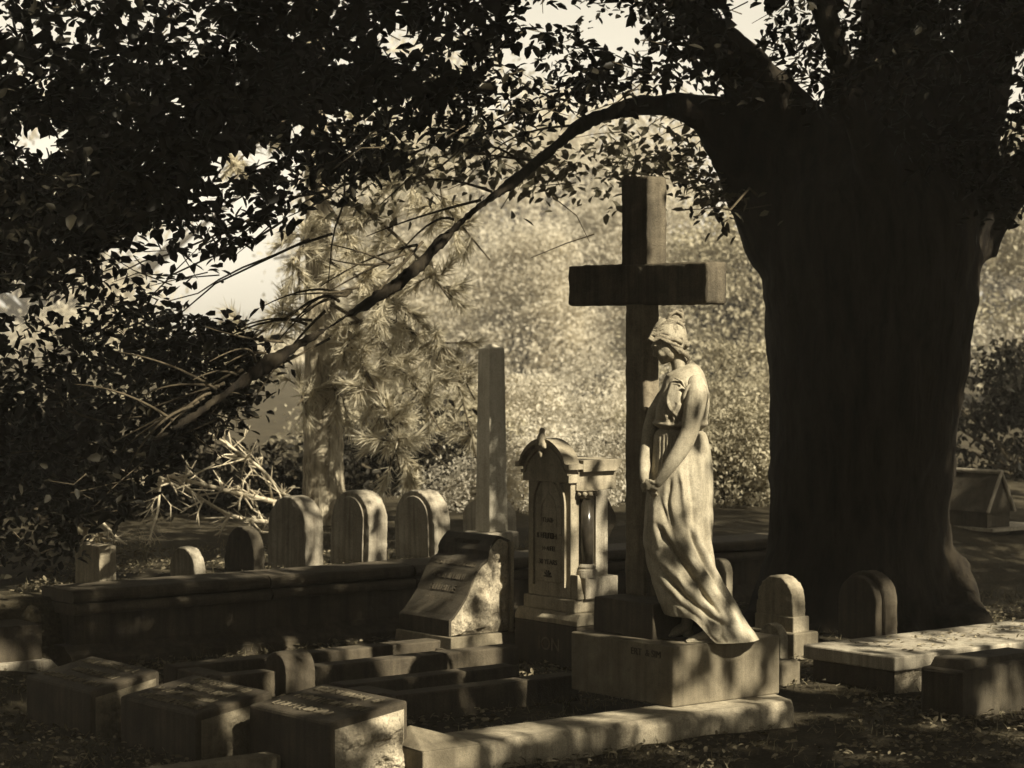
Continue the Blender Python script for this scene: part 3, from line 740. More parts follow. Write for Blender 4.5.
# feet: far foot bare in front, near foot in a sandal
fb_body = fb
def foot(px, py, d, ln, hgt):
    global fb
    fb = MB()
    T([(px + ln * .95, py - hgt * 1.9, d), (px + ln * .9, py - hgt, d), (px + ln * .62, py - hgt * .62, d), (px + ln * .25, py - 3.4, d), (px + 2, py - 2.6, d)], [6.2, 6.4, 5.4, 4.2, 3.0], 12, 1.25)
    ball(px + ln * .95, py - 4.5, d, 6, 5.5, 4.6)
    for k in range(5):
        T([(px + 7 + abs(k - 1) * 1.0, py - 2.6, d + (k - 2) * .0105), (px + 2 + abs(k - 1) * 1.2, py - 2.7, d + (k - 2) * .012), (px - 1.5 + abs(k - 1) * 1.3, py - 1.6, d + (k - 2) * .012)], [1.9, 1.6, 1.25 + (k == 1) * .3], 8)
    obj('foot', fb, M['marble'], ST, remesh=.0036)
foot(662, 637.5, .02, 28, 11); foot(686.5, 638, -.13, 27, 10)
fig = obj('figure', fb_body, M['marble'], ST, remesh=.0042, smooth_it=3)
o = obj('sandal_sole', MB().prism([(sx(684.5), .002), (sx(716), .002), (sx(716), .012), (sx(684), .010)], 'y', -.165, -.10), M['marble'], ST, bevel=.004)
# --- hair
hb = MB(); fb = hb
ball(671.5, 334, 0, 13.5, 14.0, 15, -.2); ball(661, 335, 0, 7.5, 11.5, 6.5, -.5); ball(676.5, 341, 0, 6.0, 12.5, 9)
ball(675, 320, 0, 6.5, 7.5, 6, .4); ball(682.5, 343, 0, 5.5, 8, 8)
for q_ in ((684, 338, 0), (686.5, 345, 4), (686.5, 345, -4), (684, 350, 0)): ball(q_[0], q_[1], q_[2] * SS, 3.2, 4, 3.6)
for k in range(7):       # waves swept back from the brow, both sides
    f = k / 6
    for sg in (-1, 1):
        w1 = rng.normal(0, .8, 6)
        T([(649.0 + 6.5 * f, 339.5 - 12 * f, sg * (2 + 9 * (1 - f)) * SS), (653 + 6 * f, 342 - 15 * f + w1[0], sg * (12 - 6 * f) * SS), (659.5 + 4 * f, 338.5 - 16 * f + w1[1], sg * (14.0 - 6 * f) * SS), (666 + 3 * f, 342 - 21 * f + w1[2], sg * (15.0 - 6.5 * f) * SS), (674, 345 - 25 * f + w1[3], sg * (14.8 - 7 * f) * SS), (681, 348 - 27 * f, sg * (11.5 - 6 * f) * SS), (684, 340 - 18 * f, sg * (5 - 3 * f) * SS)],
          [1.3, 1.9, 1.5, 2.1, 1.5, 1.7, 1.1], 8)
for sg in (-1, 1):
    T([(650, 338.5, sg * 3 * SS), (654, 339.5, sg * 9.5 * SS), (661, 340, sg * 13 * SS), (668, 343, sg * 14.2 * SS), (674, 348, sg * 13 * SS), (679, 353, sg * 10.5 * SS), (684, 353, sg * 6 * SS)], [1.4, 1.8, 1.9, 2.0, 2.3, 2.6, 2.2], 8)
    T([(676, 348, sg * 11 * SS), (681, 352, sg * 11 * SS), (686.5, 356, sg * 9.5 * SS), (689, 360, sg * 8 * SS), (687, 364, sg * 8 * SS)], [3.2, 2.7, 2.5, 2.2, 1.5], 8)
    T([(667, 322, sg * 6 * SS), (670, 315.5, sg * 7 * SS), (675.5, 312.5, sg * 6 * SS), (681, 315, sg * 5 * SS), (683, 321, sg * 5 * SS), (679, 326, sg * 7 * SS)], [1.4, 1.9, 2.0, 1.9, 1.7, 1.3], 8)
    T([(671, 326, sg * 9 * SS), (677, 322.5, sg * 9.5 * SS), (682, 326, sg * 6.5 * SS), (684, 333, sg * 4 * SS)], [1.4, 1.9, 1.9, 1.4], 8)
T([(674, 319, 0), (677, 312, 0), (681, 311, 0), (682.5, 316, 0)], [2.4, 2.4, 2.3, 2], 8)
obj('hair', hb, M['hairstone'], ST, remesh=.0022)

# ------------------------------------------------------------------ headstones and tombs at the right
def block(name, mb, mat, th, **k): return obj(name, mb, M[mat], th, **k)
aH, bH = LP(797, 656, 0)
th = lthing('headstone', 'round-topped headstone on a block base with sunlit edge, standing right of the statue', 'headstone', aH, bH, 0)
worn('slab', MB().prism(arch_poly(.03, .30, .07, .41), 'x', .0, .095), M['lime'], th, .010)
obj('shoulder', MB().box(-.006, .112, .02, .31, .07, .20), M['lime'], th, bevel=.006)
obj('base', MB().box(-.03, .15, -.01, .34, -.05, .12), M['granite'], th, bevel=.008)
aH, bH = LP(780, 664, 0)
th = lthing('headstone', 'small low round-topped footstone close behind the right corner of the statue plinth', 'headstone', aH, bH, 0)
worn('slab', MB().prism(arch_poly(0, .16, -.05, .20), 'x', 0, .06), M['lime'], th, .009)
aH, bH = LP(786, 684, 0)
th = lthing('stone_block', 'low rough stone block lying between the plinth and the box tomb', 'stone block', aH, bH, 0)
worn('block', MB().box(-.03, .10, 0, .22, -.05, .105), M['granite'], th, .012, .012)
aQ, bQ = LP(879, 643, 0)
th = lthing('headstone', 'dark round-topped headstone with a raised rim standing before the trunk of the big tree', 'headstone', aQ, bQ, 0)
worn('slab', MB().prism(arch_poly(0, .33, -.05, .375, .15), 'x', .05, .15), M['brown'], th, .011)
obj('rim', MB().prism(arch_poly(.022, .308, -.05, .352, .14), 'x', -.0, .05), M['brown'], th, bevel=.008)
# box tomb
aB, bB = LP(895, 657.5, .168)
th = lthing('box_tomb', 'low box tomb with a bright sunlit slab strewn with leaves', 'tomb', aB, bB, 0)
obj('slab', MB().box(0, 1.9, 0, .60, .10, .168), M['pale'], th, bevel=.008, disp=.003, dscale=.2)
n = 40; V0 = []
for i in range(n * 2 + 1):
    x = .03 + 1.8 * i / (2 * n)
    for j in range(11):
        z = -.03 + .13 * j / 10; V0.append((x, .03 - .03 * max(0, mnoise.fractal(Vector((x * 12, z * 12, 8)), 1, 2, 5) + .2), z))
obj('rock_face', MB().add(V0, [(i * 11 + j, (i + 1) * 11 + j, (i + 1) * 11 + j + 1, i * 11 + j + 1) for i in range(2 * n) for j in range(10)]), M['rock'], th)
obj('base', MB().box(.03, 1.85, .035, .56, -.05, .099), M['brown'], th)
q = [lot(aB + rng.uniform(.15, 1.6), bB + rng.uniform(.06, .5)) for _ in range(150)]
q = np.array([[*p_, .170 + rng.uniform(0, .008)] for p_ in q]); nr = rng.normal(size=(150, 3)) * .3 + np.array([0, 0, 1]); ax = rng.normal(size=(150, 3)); ax[:, 2] *= .2
o = arraymesh('fallen_leaves', leaf_verts(q, rng.uniform(.015, .035, 150), ax, nr), 6, LEAF_F, M['litter']); tag(o, 'small dry leaves scattered on the slab of the box tomb', 'fallen leaves', kind='stuff')
aD, bD = LP(963, 718, 0)
th = lthing('grave_block', 'dark stone grave block with lit back edge at the lower right frame edge', 'grave marker', aD, bD, 0)
obj('block', MB().add([(-.0, 0, -.05), (.6, 0, -.05), (.6, .25, -.05), (0, .25, -.05), (.0, 0, .20), (.6, 0, .235), (.6, .25, .235), (.0, .25, .20)],
    [(3, 2, 1, 0), (4, 5, 6, 7), (0, 1, 5, 4), (1, 2, 6, 5), (2, 3, 7, 6), (3, 0, 4, 7)]), M['darkstone'], th, bevel=.015)
obj('cap', MB().box(.03, .57, .02, .23, .19, .245, top=.02), M['darkstone'], th, bevel=.006)
# gabled tomb far right
Yt = 17.5; p0 = W(1000, 530, Yt)
th = thing('gabled_tomb', 'dark gabled stone tomb, lit roof edges coloured pale, beyond the big trunk at the right edge', 'tomb', (p0[0], p0[1], gh(p0[0], p0[1])), ANG)
k = Yt / F; z_e = HC - (512 - HOR) * k - gh(p0[0], p0[1]); z_r = HC - (474 - HOR) * k - gh(p0[0], p0[1])
obj('roof', MB().prism([(-.14, z_e), (.14, z_e), (0, z_r)], 'x', -.28, .0) if False else MB().prism([(-.14, z_e), (.0, z_r), (.14, z_e)], 'y', 0.0, .42), M['darkstone'], th)
for sg in (-1, 1):  # gable edges, ridge and eave: light on them put into the pale colour
    obj('gable_edge', MB().tube([(0, -.012, z_r + .01), (sg * .15, -.012, z_e)], .013, 6), M['pale'], th)
obj('ridge', MB().tube([(0, -.02, z_r + .012), (0, .44, z_r + .012)], .016, 8), M['pale'], th)
obj('eave_slab', MB().box(-.14, .5, -.05, .47, z_e - .14, z_e - .115), M['pale'], th)
obj('body', MB().box(-.12, .13, .02, .40, -.2, z_e - .001), M['darkstone'], th)

# ------------------------------------------------------------------ big tree
BY = 14.1; bk = BY / F
BT = thing('beech_tree', 'huge dark tree with broad trunk at the right and boughs arching over the graves', 'tree', (W(862, 610, BY)[0], BY, 0))
bo = np.array(BT.location)
def B3(px, py, Y=BY): return W(px, py, Y) - bo
tb = MB()
tr = [(853, 650, 128), (853, 620, 108), (855, 590, 99), (858, 550, 91), (860, 500, 90), (864, 440, 93), (867, 380, 98), (868, 320, 104), (870, 260, 112), (872, 205, 112), (880, 150, 84), (886, 95, 52), (890, 50, 26)]
tb.tube([B3(x, y) for x, y, r in tr], [r * bk for _, _, r in tr], 40)
def limb(pl, taper_add=0):
    pts = [B3(q[0], q[1], q[3] if len(q) > 3 else BY) for q in pl]; rr = [q[2] * (q[3] if len(q) > 3 else BY) / F for q in pl]
    # resample with smooth curve
    pts = np.array(pts); n = len(pts); u = np.linspace(0, n - 1, (n - 1) * 5 + 1); x = np.arange(n)
    P = np.stack([smooth_interp(u, x, pts[:, k]) for k in range(3)], 1); r = np.interp(u, x, rr)
    tb.tube(P, r, 14)
limb([(800, 250, 52), (768, 185, 46, 14.0), (728, 132, 30, 13.8), (690, 110, 17, 13.6), (645, 106, 11, 13.4), (600, 116, 8, 13.1), (570, 134, 6.8, 12.9), (525, 172, 6.5, 12.7), (470, 214, 6.4, 12.5), (400, 281, 6.6, 12.2), (330, 326, 6.4, 12.0), (262, 368, 6.0, 11.8), (190, 418, 5.5, 11.6), (130, 455, 3.6, 11.5), (70, 480, 2, 11.4)])
limb([(835, 215, 66), (800, 140, 40, 13.9), (755, 80, 27, 13.6), (705, 25, 20, 13.3), (640, -55, 16, 13), (560, -150, 12, 12.6), (430, -260, 8, 12.2)])
limb([(885, 215, 40, 13.7), (877, 165, 22, 13.5), (855, 105, 17, 13.3), (838, 55, 14, 13.2), (822, 0, 12.5, 13.1), (800, -90, 11, 12.8), (760, -220, 9, 12.3)])
limb([(880, 200, 70), (893, 110, 48), (900, 20, 40), (893, -90, 33), (870, -260, 26), (850, -430, 15)])
limb([(935, 230, 56), (962, 140, 40), (985, 50, 30, 14.4), (1015, -60, 24, 14.6), (1060, -230, 16, 14.8)])
limb([(965, 240, 38), (1003, 190, 26, 14.0), (1060, 150, 20, 13.7), (1170, 90, 15, 13.2), (1300, 10, 10, 12.6)])
for rx, ry, ln in ((940, 622, 1), (958, 612, 1.2), (972, 610, 1.5), (905, 632, .8), (780, 625, -1), (760, 615, -1.3), (820, 640, -.3), (870, 645, .3)):
    p0 = B3(858 + (rx - 858) * .75, ry - 40); p1 = B3(rx, ry, BY - .35); dirn = (p1 - p0); dirn[2] = 0
    p2 = p1 + dirn * 1.0; p1[2] = .05; p2[2] = -.03
    tb.tube([p0, (p0 + p1) / 2 - np.array([0, 0, .04]), p1, p2], [.17, .12, .085, .03], 10)
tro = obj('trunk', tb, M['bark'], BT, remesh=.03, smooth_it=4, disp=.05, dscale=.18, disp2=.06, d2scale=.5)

# foliage of the canopy: leafy twigs inside image-space regions, spread over several metres of depth
def inpoly(p, poly):
    poly = np.array(poly, float); x, y = p[:, 0], p[:, 1]; c = np.zeros(len(p), bool); j = len(poly) - 1
    for i in range(len(poly)):
        xi, yi = poly[i]; xj, yj = poly[j]
        c ^= ((yi > y) != (yj > y)) & (x < (xj - xi) * (y - yi) / (yj - yi + 1e-12) + xi); j = i
    return c
HOLES = [(235, 278, 62, 30, -28), (150, 250, 55, 15, -22), (247, 158, 40, 13, -22), (206, 193, 15, 8, -10), (246, 205, 20, 8, -15), (400, 42, 12, 20, 10), (455, 62, 18, 9, -30), (552, 18, 30, 14, 0), (618, 35, 26, 18, 10),
         (655, 102, 26, 9, 15), (12, 302, 24, 16, 0), (36, 140, 26, 16, 20), (50, 80, 10, 8, 0), (748, 22, 17, 34, 0), (972, 50, 9, 22, 5), (350, 60, 16, 9, -20), (120, 120, 10, 6, 0), (300, 130, 22, 9, -30), (180, 100, 8, 5, 0), (440, 20, 12, 8, 0), (520, 55, 22, 10, 0), (150, 22, 8, 6, 0)]
def inhole(p, grow=1.0):
    h = np.zeros(len(p), bool)
    for cx_, cy_, rx, ry, an in HOLES:
        c, s = math.cos(R(an)), math.sin(R(an)); dx, dy = p[:, 0] - cx_, p[:, 1] - cy_
        h |= ((dx * c + dy * s) / (rx * grow)) ** 2 + ((-dx * s + dy * c) / (ry * grow)) ** 2 < 1
    return h
LV = []; LVF = []; TW = MB()
def sprays(poly, n, per, dlo, dhi, size=(.05, .085), spread=.14, holes=True, twigs=.15, droop=.35, into=None):
    into = LV if into is None else into
    poly = np.array(poly, float); lo, hi = poly.min(0), poly.max(0); got = 0
    while got < n:
        p = rng.uniform(lo, hi, (n * 2, 2)); ok = inpoly(p, poly)
        if holes: ok &= ~inhole(p, 1.18)
        for q in p[ok][:n - got]:
            got += 1; Yq = rng.uniform(dlo, dhi); c = W(q[0], q[1], Yq) - bo
            d = unit(np.array([rng.normal(-.5, .8), rng.normal(0, .8), rng.normal(-droop, .35)])); L_ = rng.uniform(.18, .42)
            t = rng.uniform(-.5, .5, per); pos = c + d * (t * L_)[:, None] + rng.normal(0, spread * .35, (per, 3))
            if holes:
                wp = pos + bo; dep = wp[:, 1]; kx = 512 + F * wp[:, 0] / dep; ky = HOR - F * (wp[:, 2] - HC) / dep
                pos = pos[~inhole(np.stack([kx, ky], 1), .92)]
            m = len(pos)
            if m == 0: continue
            ax = d + rng.normal(0, .75, (m, 3)); nr = rng.normal(0, .55, (m, 3)) + np.array([0, 0, 1.0])
            into.append(leaf_verts(pos, rng.uniform(*size, m) * rng.uniform(.75, 1.2), ax, nr, .55, .10))
            if rng.random() < twigs:
                TW.tube([c - d * L_ * .5, c + rng.normal(0, .02, 3), c + d * L_ * .45], [.004, .003, .0015], 5)
top = [(-60, -70), (1090, -70), (1090, 30), (960, 60), (900, 110), (820, 95), (740, 100), (690, 88), (640, 92), (590, 108), (540, 125), (480, 138), (430, 148), (395, 160), (360, 182), (300, 186), (285, 212), (245, 232), (200, 228), (130, 238), (70, 290), (30, 330), (-60, 330)]
sprays(top, 1500, 22, 11.0, 14.5)
sprays([(-60, 60), (360, 60), (300, 150), (180, 190), (60, 280), (-60, 300)], 350, 22, 10.5, 13.5)
sprays([(500, -60), (1090, -60), (1090, 60), (900, 80), (760, 90), (560, 70)], 450, 22, 14.3, 15.3)
sprays([(880, -60), (1090, -60), (1090, 190), (1010, 215), (960, 190), (900, 140)], 160, 22, 13.0, 14.0)
sprays(top, 500, 22, 14.3, 16)
sprays([(-60, -70), (540, -70), (520, 60), (400, 120), (250, 150), (110, 220), (-60, 260)], 620, 24, 11, 15, size=(.075, .105))
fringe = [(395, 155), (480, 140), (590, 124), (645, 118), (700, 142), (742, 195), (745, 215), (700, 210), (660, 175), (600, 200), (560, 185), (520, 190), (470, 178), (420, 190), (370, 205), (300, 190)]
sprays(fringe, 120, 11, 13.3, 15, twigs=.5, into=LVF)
low = [(-60, 330), (60, 335), (110, 300), (190, 308), (250, 335), (290, 352), (270, 395), (230, 420), (190, 452), (150, 470), (60, 560), (-60, 600)]
sprays(low, 520, 18, 11.9, 14, twigs=.4)
sprays([(80, 250), (300, 190), (300, 215), (180, 290), (90, 320)], 26, 9, 11.5, 13, holes=False, twigs=.8)
sprays([(560, 205), (592, 200), (590, 260), (560, 262)], 2, 5, 12.5, 12.9, holes=False, twigs=1)
sprays([(660, 170), (760, 165), (760, 215), (680, 225)], 20, 8, 13.9, 14.8, twigs=.2)
# fine twigs hanging from the drooping bough
for _ in range(34):
    f = rng.uniform(0, 1); px_ = 590 - 420 * f; py_ = 122 + 300 * f; Y0 = 13.1 - 1.5 * f
    p0 = B3(px_, py_, Y0); s1 = rng.uniform(40, 120); an = rng.uniform(-.4, .9)
    p2 = B3(px_ - s1 * math.cos(an), py_ + s1 * math.sin(an), Y0 - rng.uniform(-.3, .5)); pm = (p0 + p2) / 2 + np.array([0, 0, rng.uniform(0, .12)])
    pc = pm + rng.normal(0, .05, 3); TW.tube([p0 * (1 - t) ** 2 + pc * 2 * t * (1 - t) + p2 * t * t for t in np.linspace(0, 1, 9)], np.linspace(.009, .0025, 9), 6)
for x0, y0, x1, y1 in ((95, 325, 290, 215), (150, 330, 330, 225), (60, 290, 260, 215), (170, 300, 300, 245), (200, 250, 330, 190), (290, 215, 470, 120), (180, 415, 330, 335), (380, 200, 520, 120), (330, 280, 345, 150), (690, 225, 760, 190)):
    Y0 = rng.uniform(11.8, 13); q = [B3(x0 + (x1 - x0) * t + rng.normal(0, 4), y0 + (y1 - y0) * t + rng.normal(0, 4), Y0 + t * .6) for t in np.linspace(0, 1, 6)]
    TW.tube(q, np.linspace(.003, .008, 6), 6)
# unseen leaves added above and right of the frame to shade trunk and foreground
def crown_region(n, per, x, y, z, size=(.07, .12)):
    for _ in range(n):
        c = np.array([rng.uniform(*x), rng.uniform(*y), rng.uniform(*z)]) - bo
        pos = c + rng.normal(0, .16, (per, 3)); LV.append(leaf_verts(pos, rng.uniform(*size, per), None, rng.normal(0, .6, (per, 3)) + np.array([0, 0, 1.]), .55, .1))
AZ, EL = R(-47), R(40)
SD = np.array([math.cos(EL) * math.cos(AZ), math.cos(EL) * math.sin(AZ), math.sin(EL)])
def over(n, per, gen, zlo=3.3, zhi=5.6, size=(.10, .15), lead=.2):
    """unseen leaf clumps added between the sun and a place meant to be shaded"""
    k = 0; tries = 0
    while k < n and tries < n * 30:
        tries += 1
        p = np.array(gen()); zt = rng.uniform(zlo, zhi)
        if zt < p[2] + .5: continue
        c = p + SD * ((zt - p[2]) / SD[2])
        kx = 512 + F * c[0] / c[1]; ky = HOR - F * (c[2] - HC) / c[1]
        if c[1] > 6 and -40 < kx < 1075 and ky > -45: continue
        k += 1
        pos = c - bo + rng.normal(0, .15, (per, 3)); LV.append(leaf_verts(pos, rng.uniform(*size, per), None, rng.normal(0, .6, (per, 3)) + np.array([0, 0, 1.]), .55, .1))
def lotbox(a0, a1, b0, b1, z0=0, z1=0):
    def f():
        q = lot(rng.uniform(a0, a1), rng.uniform(b0, b1)); return (q[0], q[1], rng.uniform(z0, z1))
    return f
over(520, 24, lotbox(-2.4, 1.5, .2, 3.7))                                      # inside of the plot, wall face
over(130, 24, lotbox(-2.6, 1.2, -1.6, -.2))                                     # foreground
over(110, 24, lotbox(1.0, 3.2, -1.4, 1.6))                                      # ground at the right
over(620, 26, lambda: (rng.uniform(1.2, 2.6), 13.4, rng.uniform(0, 3.2)), 3.3, 6.5)
over(420, 26, lambda: (rng.uniform(1.0, 2.8), 13.5, rng.uniform(2.0, 3.5)), 4.2, 8)   # trunk
over(560, 26, lambda: (rng.uniform(-2.8, 2.0), rng.uniform(11, 14.2), rng.uniform(1.9, 3.3)), 3.6, 6.0)  # hanging boughs
# unseen leaf roof added overhead to darken the light from the sky
n = 52000
pos = np.stack([rng.uniform(-6, 8.5, n), rng.uniform(-2.5, 16.3, n), rng.uniform(4.6, 8.2, n)], 1)
cl = np.array([mnoise.noise(Vector((q[0] * .9, q[1] * .9, q[2] * .9))) for q in pos]); pos = pos[cl > -.22] - bo
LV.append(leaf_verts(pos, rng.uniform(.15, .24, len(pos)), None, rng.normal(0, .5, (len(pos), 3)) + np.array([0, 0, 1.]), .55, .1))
# unseen leaf screens added left, right and behind the viewpoint to cut sky light
for (x0, x1, y0, y1, z0, z1, n) in ((-6.5, 8.5, -4.5, -1.8, .6, 5, 15000), (-7.5, -4.6, -3, 9, .6, 5, 14000), (6, 8.8, -2, 13, .8, 4.4, 9000)):
    pos = np.stack([rng.uniform(x0, x1, n), rng.uniform(y0, y1, n), rng.uniform(z0, z1, n)], 1) - bo
    LV.append(leaf_verts(pos, rng.uniform(.15, .24, n), None, rng.normal(0, .7, (n, 3)) + np.array([0, 0, .7]), .55, .1))
over(170, 26, lambda: (rng.uniform(2.9, 4.8), rng.uniform(15, 19), .1), 3.6, 7.5)
over(260, 26, lambda: (rng.uniform(3.4, 6), 21.3, rng.uniform(.3, 1.7)), 3.6, 8.5)
over(220, 26, lambda: (rng.uniform(2.1, 3.3), 13.7, rng.uniform(1.9, 3.6)), 4.0, 7.5)
# thin the crown where the photo shows sun reaching the graves
LVA = np.concatenate(LV); ctr_ = LVA.mean(1) + bo
hit = ctr_ - SD * (ctr_[:, 2] / SD[2])[:, None]
ha = (hit[:, 0] - O[0]) * U[0] + (hit[:, 1] - O[1]) * U[1]; hb_ = (hit[:, 0] - O[0]) * V[0] + (hit[:, 1] - O[1]) * V[1]
drop = np.zeros(len(LVA))
def strip(a0, b0, a1, b1, hw, pr):
    P = np.stack([ha, hb_], 1); d, _t = pdist(P, [(a0, b0), (a1, b1)]); global drop
    drop = np.where(d < hw, np.maximum(drop, pr), drop)
sd2 = SD[:2] / SD[2]; kA, kB = -float(sd2 @ U), -float(sd2 @ V)
def sunlit(a, b, z0, z1, hw, pr, a2=None, b2=None):
    """let the sun through to a place between heights z0 and z1"""
    a2 = a if a2 is None else a2; b2 = b if b2 is None else b2
    for f in np.linspace(0, 1, 2 if (a2 == a and b2 == b) else 4):
        aa, bb = a + (a2 - a) * f, b + (b2 - b) * f
        strip(aa + kA * z0, bb + kB * z0, aa + kA * z1, bb + kB * z1, hw, pr)
sunlit(.36, .30, .3, .75, .32, .8); sunlit(.34, .32, .75, 1.95, .37, .97)      # statue
sunlit(-.85, -.05, .1, .11, .17, .9, .70, -.05)                                 # kerb
sunlit(.1, .0, .1, .35, .12, .6, .62, .0)                                       # plinth side
sunlit(aM + .2, bM + .1, .15, 1.1, .22, .85)                                    # monument side
sunlit(aS + .25, bS + .05, .1, .65, .24, .9)                                    # scroll marker side
sunlit(.3, 3.95, .35, .8, .42, .90, 2.3, 3.95); sunlit(a_at(489.5, 4.35), 4.4, .4, 1.6, .28, .95)
sunlit(-1.3, 3.8, .35, .55, .24, .9, .2, 3.8)
sunlit(aL - .9, bL + .08, .05, .07, .13, .92, aL, bL + .08)
sunlit(-1.6, .4, .2, .25, .3, .78, -1.6, 2.0)
sunlit(aC + .18, bC + .1, .5, 2.35, .26, .9)
sunlit(aF + .08, bF + .02, .05, .2, .14, .9)
for a_, b_, r_ in ((.95, -.55, .14), (1.5, -.5, .18), (.55, -.75, .12), (1.1, -1.0, .2), (.2, -1.0, .16), (1.9, -.9, .2), (-.5, -.8, .14), (1.3, -.15, .12)): sunlit(a_, b_, 0, .03, r_, .85)
sunlit(1.6, .4, .16, .17, .36, .93, 3.4, .4); sunlit(2.2, 1.3, .05, .42, .24, .88)    # box tomb, headstone
sunlit(aQ + .08, bQ + .02, .05, .38, .2, .9)
sunlit(-1.4, -.12, .0, .25, .2, .85)
sunlit(-.1, 3.4, .38, .4, .1, .8, .25, 3.4)
tp_ = (np.array([bo[0], bo[1]]) - O); sunlit(float(tp_ @ U) + .50, float(tp_ @ V) - .18, .0, 1.9, .22, .98)   # right rim of the trunk
drop = np.where(hb_ > 6.5, np.maximum(drop, .9), drop)
LVA = LVA[rng.random(len(LVA)) > drop]
obj('twigs', TW, M['twig'], BT, smooth=True)['kind'] = 'stuff'
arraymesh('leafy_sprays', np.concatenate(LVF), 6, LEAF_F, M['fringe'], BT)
arraymesh('crown', LVA, 6, LEAF_F, M['leaf'], BT)  # visible canopy together with the unseen leaves added to block light

# ------------------------------------------------------------------ pine
PY_ = 17.0; pk = PY_ / F; pb = W(322, 560, PY_); pz = gh(pb[0], PY_)
PT_ = thing('pine_tree', 'pine tree with a pale furrowed trunk rising behind the round-topped headstones', 'tree', (pb[0], PY_, pz)); po = np.array([pb[0], PY_, pz])
def Q3(px, py, Y=PY_): return W(px, py, Y) - po
mb = MB(); tp = [(322, 620, 24), (323, 560, 22.5), (324, 500, 21.5), (323, 430, 19.5), (321, 340, 16.5), (318, 240, 13.5), (316, 120, 11), (312, -40, 8), (310, -200, 4)]
mb.tube([Q3(x, y) for x, y, _ in tp], [r * pk for *_, r in tp], 20)
obj('trunk', mb, M['pinebark'], PT_, remesh=.025, disp=.035, dscale=.07)
ND = []; PB = MB()
def tuft(c, d, n=60, ln=.15):
    dd = unit(d * 1.2 + rng.normal(0, .6, (n, 3)) + np.array([0, 0, -.25])); ND.append(needle_verts(c + dd * .01 - d * rng.uniform(0, .16, (n, 1)), dd, rng.uniform(.6, 1, n) * ln, .0055))
def pbranch(pl, nt, ln=.15, rad=(.018, .005)):
    pts = np.array([Q3(*q) for q in pl]); n = len(pts); u = np.linspace(0, n - 1, n * 5); P = np.stack([smooth_interp(u, np.arange(n), pts[:, k]) for k in range(3)], 1)
    PB.tube(P, np.linspace(rad[0], rad[1], len(P)), 6)
    for _ in range(nt):
        f = rng.uniform(.25, 1); i = int(f * (len(P) - 2)); base = P[i]; d = unit(P[i + 1] - P[i]); side = unit(rng.normal(size=3) + d * .5 + np.array([0, 0, .1]))
        e = base + side * rng.uniform(.05, .3); PB.tube([base, (base + e) / 2, e], [.006, .005, .003], 5); tuft(e, side, 75, ln)
for pl, nt in (([(325, 300), (370, 330, 16.6), (410, 380, 16.3), (440, 430, 16.1)], 26), ([(325, 260), (380, 290, 16.8), (440, 340, 16.6), (475, 400, 16.4)], 26), ([(322, 330), (352, 350, 16.5), (385, 410, 16.1), (400, 470, 15.9)], 28),
               ([(322, 380), (335, 388, 16.7), (345, 400, 16.5)], 10), ([(320, 385), (308, 392, 16.7), (298, 405, 16.5)], 10), ([(320, 300), (280, 320, 16.8), (240, 350, 16.6), (200, 400, 16.4)], 24), ([(318, 200), (370, 215, 16.6), (420, 260, 16.3), (450, 300, 16.2)], 26),
               ([(318, 190), (350, 240, 16.4), (375, 290, 16.1), (380, 330, 16.0)], 22), ([(316, 120), (370, 140, 16.5), (430, 190, 16.2), (490, 260, 16)], 26), ([(318, 280), (345, 330, 17.5), (380, 400, 17.8), (450, 470, 18)], 26),
               ([(318, 220), (300, 250, 16.5), (300, 300, 16.2)], 12), ([(326, 360), (360, 380, 17.3), (395, 440, 17.6), (420, 490, 17.8)], 24), ([(315, 100), (270, 130, 17), (220, 180, 16.8)], 18), ([(326, 330), (390, 320, 17.2), (450, 370, 17.4), (480, 470, 17.5)], 24)):
    pbranch(pl, nt)
obj('branches', PB, M['twig'], PT_, smooth=True)
arraymesh('needles', np.concatenate(ND), 3, [(0, 1, 2)], M['pineneedle'], PT_)
# bleached dead boughs hanging left from the pine
def deadbough(pl, r0, nsub, mat='dead'):
    mb = MB(); pts = np.array([Q3(*q) for q in pl]); n = len(pts); u = np.linspace(0, n - 1, n * 5); P = np.stack([smooth_interp(u, np.arange(n), pts[:, k]) for k in range(3)], 1)
    mb.tube(P, np.linspace(r0, r0 * .35, len(P)), 7)
    for _ in range(nsub):
        i = rng.integers(3, len(P) - 1); d = unit(P[min(i + 1, len(P) - 1)] - P[i - 1]); s = unit(d + rng.normal(0, .8, 3)); L_ = rng.uniform(.08, .32)
        q = [P[i], P[i] + s * L_ * .5 + rng.normal(0, .02, 3), P[i] + s * L_ + rng.normal(0, .03, 3)]; mb.tube(q, [r0 * .4, r0 * .28, r0 * .12], 5)
        for _k in range(2):
            s2 = unit(s + rng.normal(0, .8, 3)); mb.tube([q[1], q[1] + s2 * L_ * .45], [r0 * .2, r0 * .08], 4)
    obj('dead_bough', mb, M[mat], PT_, smooth=True)
deadbough([(312, 512), (280, 503, 16.5), (245, 495, 16.1), (205, 485, 15.8), (160, 474, 15.6), (140, 470, 15.5)], .022, 34)
deadbough([(312, 520), (270, 522, 16.4), (230, 515, 16.0), (190, 492, 15.7), (150, 474, 15.5)], .020, 30)
deadbough([(312, 500), (285, 495, 16.5), (262, 470, 16.2), (235, 450, 16), (205, 430, 15.9), (170, 412, 15.8)], .016, 44)
deadbough([(160, 474, 15.6), (158, 510, 15.4), (150, 545, 15.2), (165, 580, 15.1)], .010, 16)
deadbough([(100, 520, 15.6), (120, 540, 15.4), (145, 560, 15.2), (150, 590, 15.1)], .010, 20)

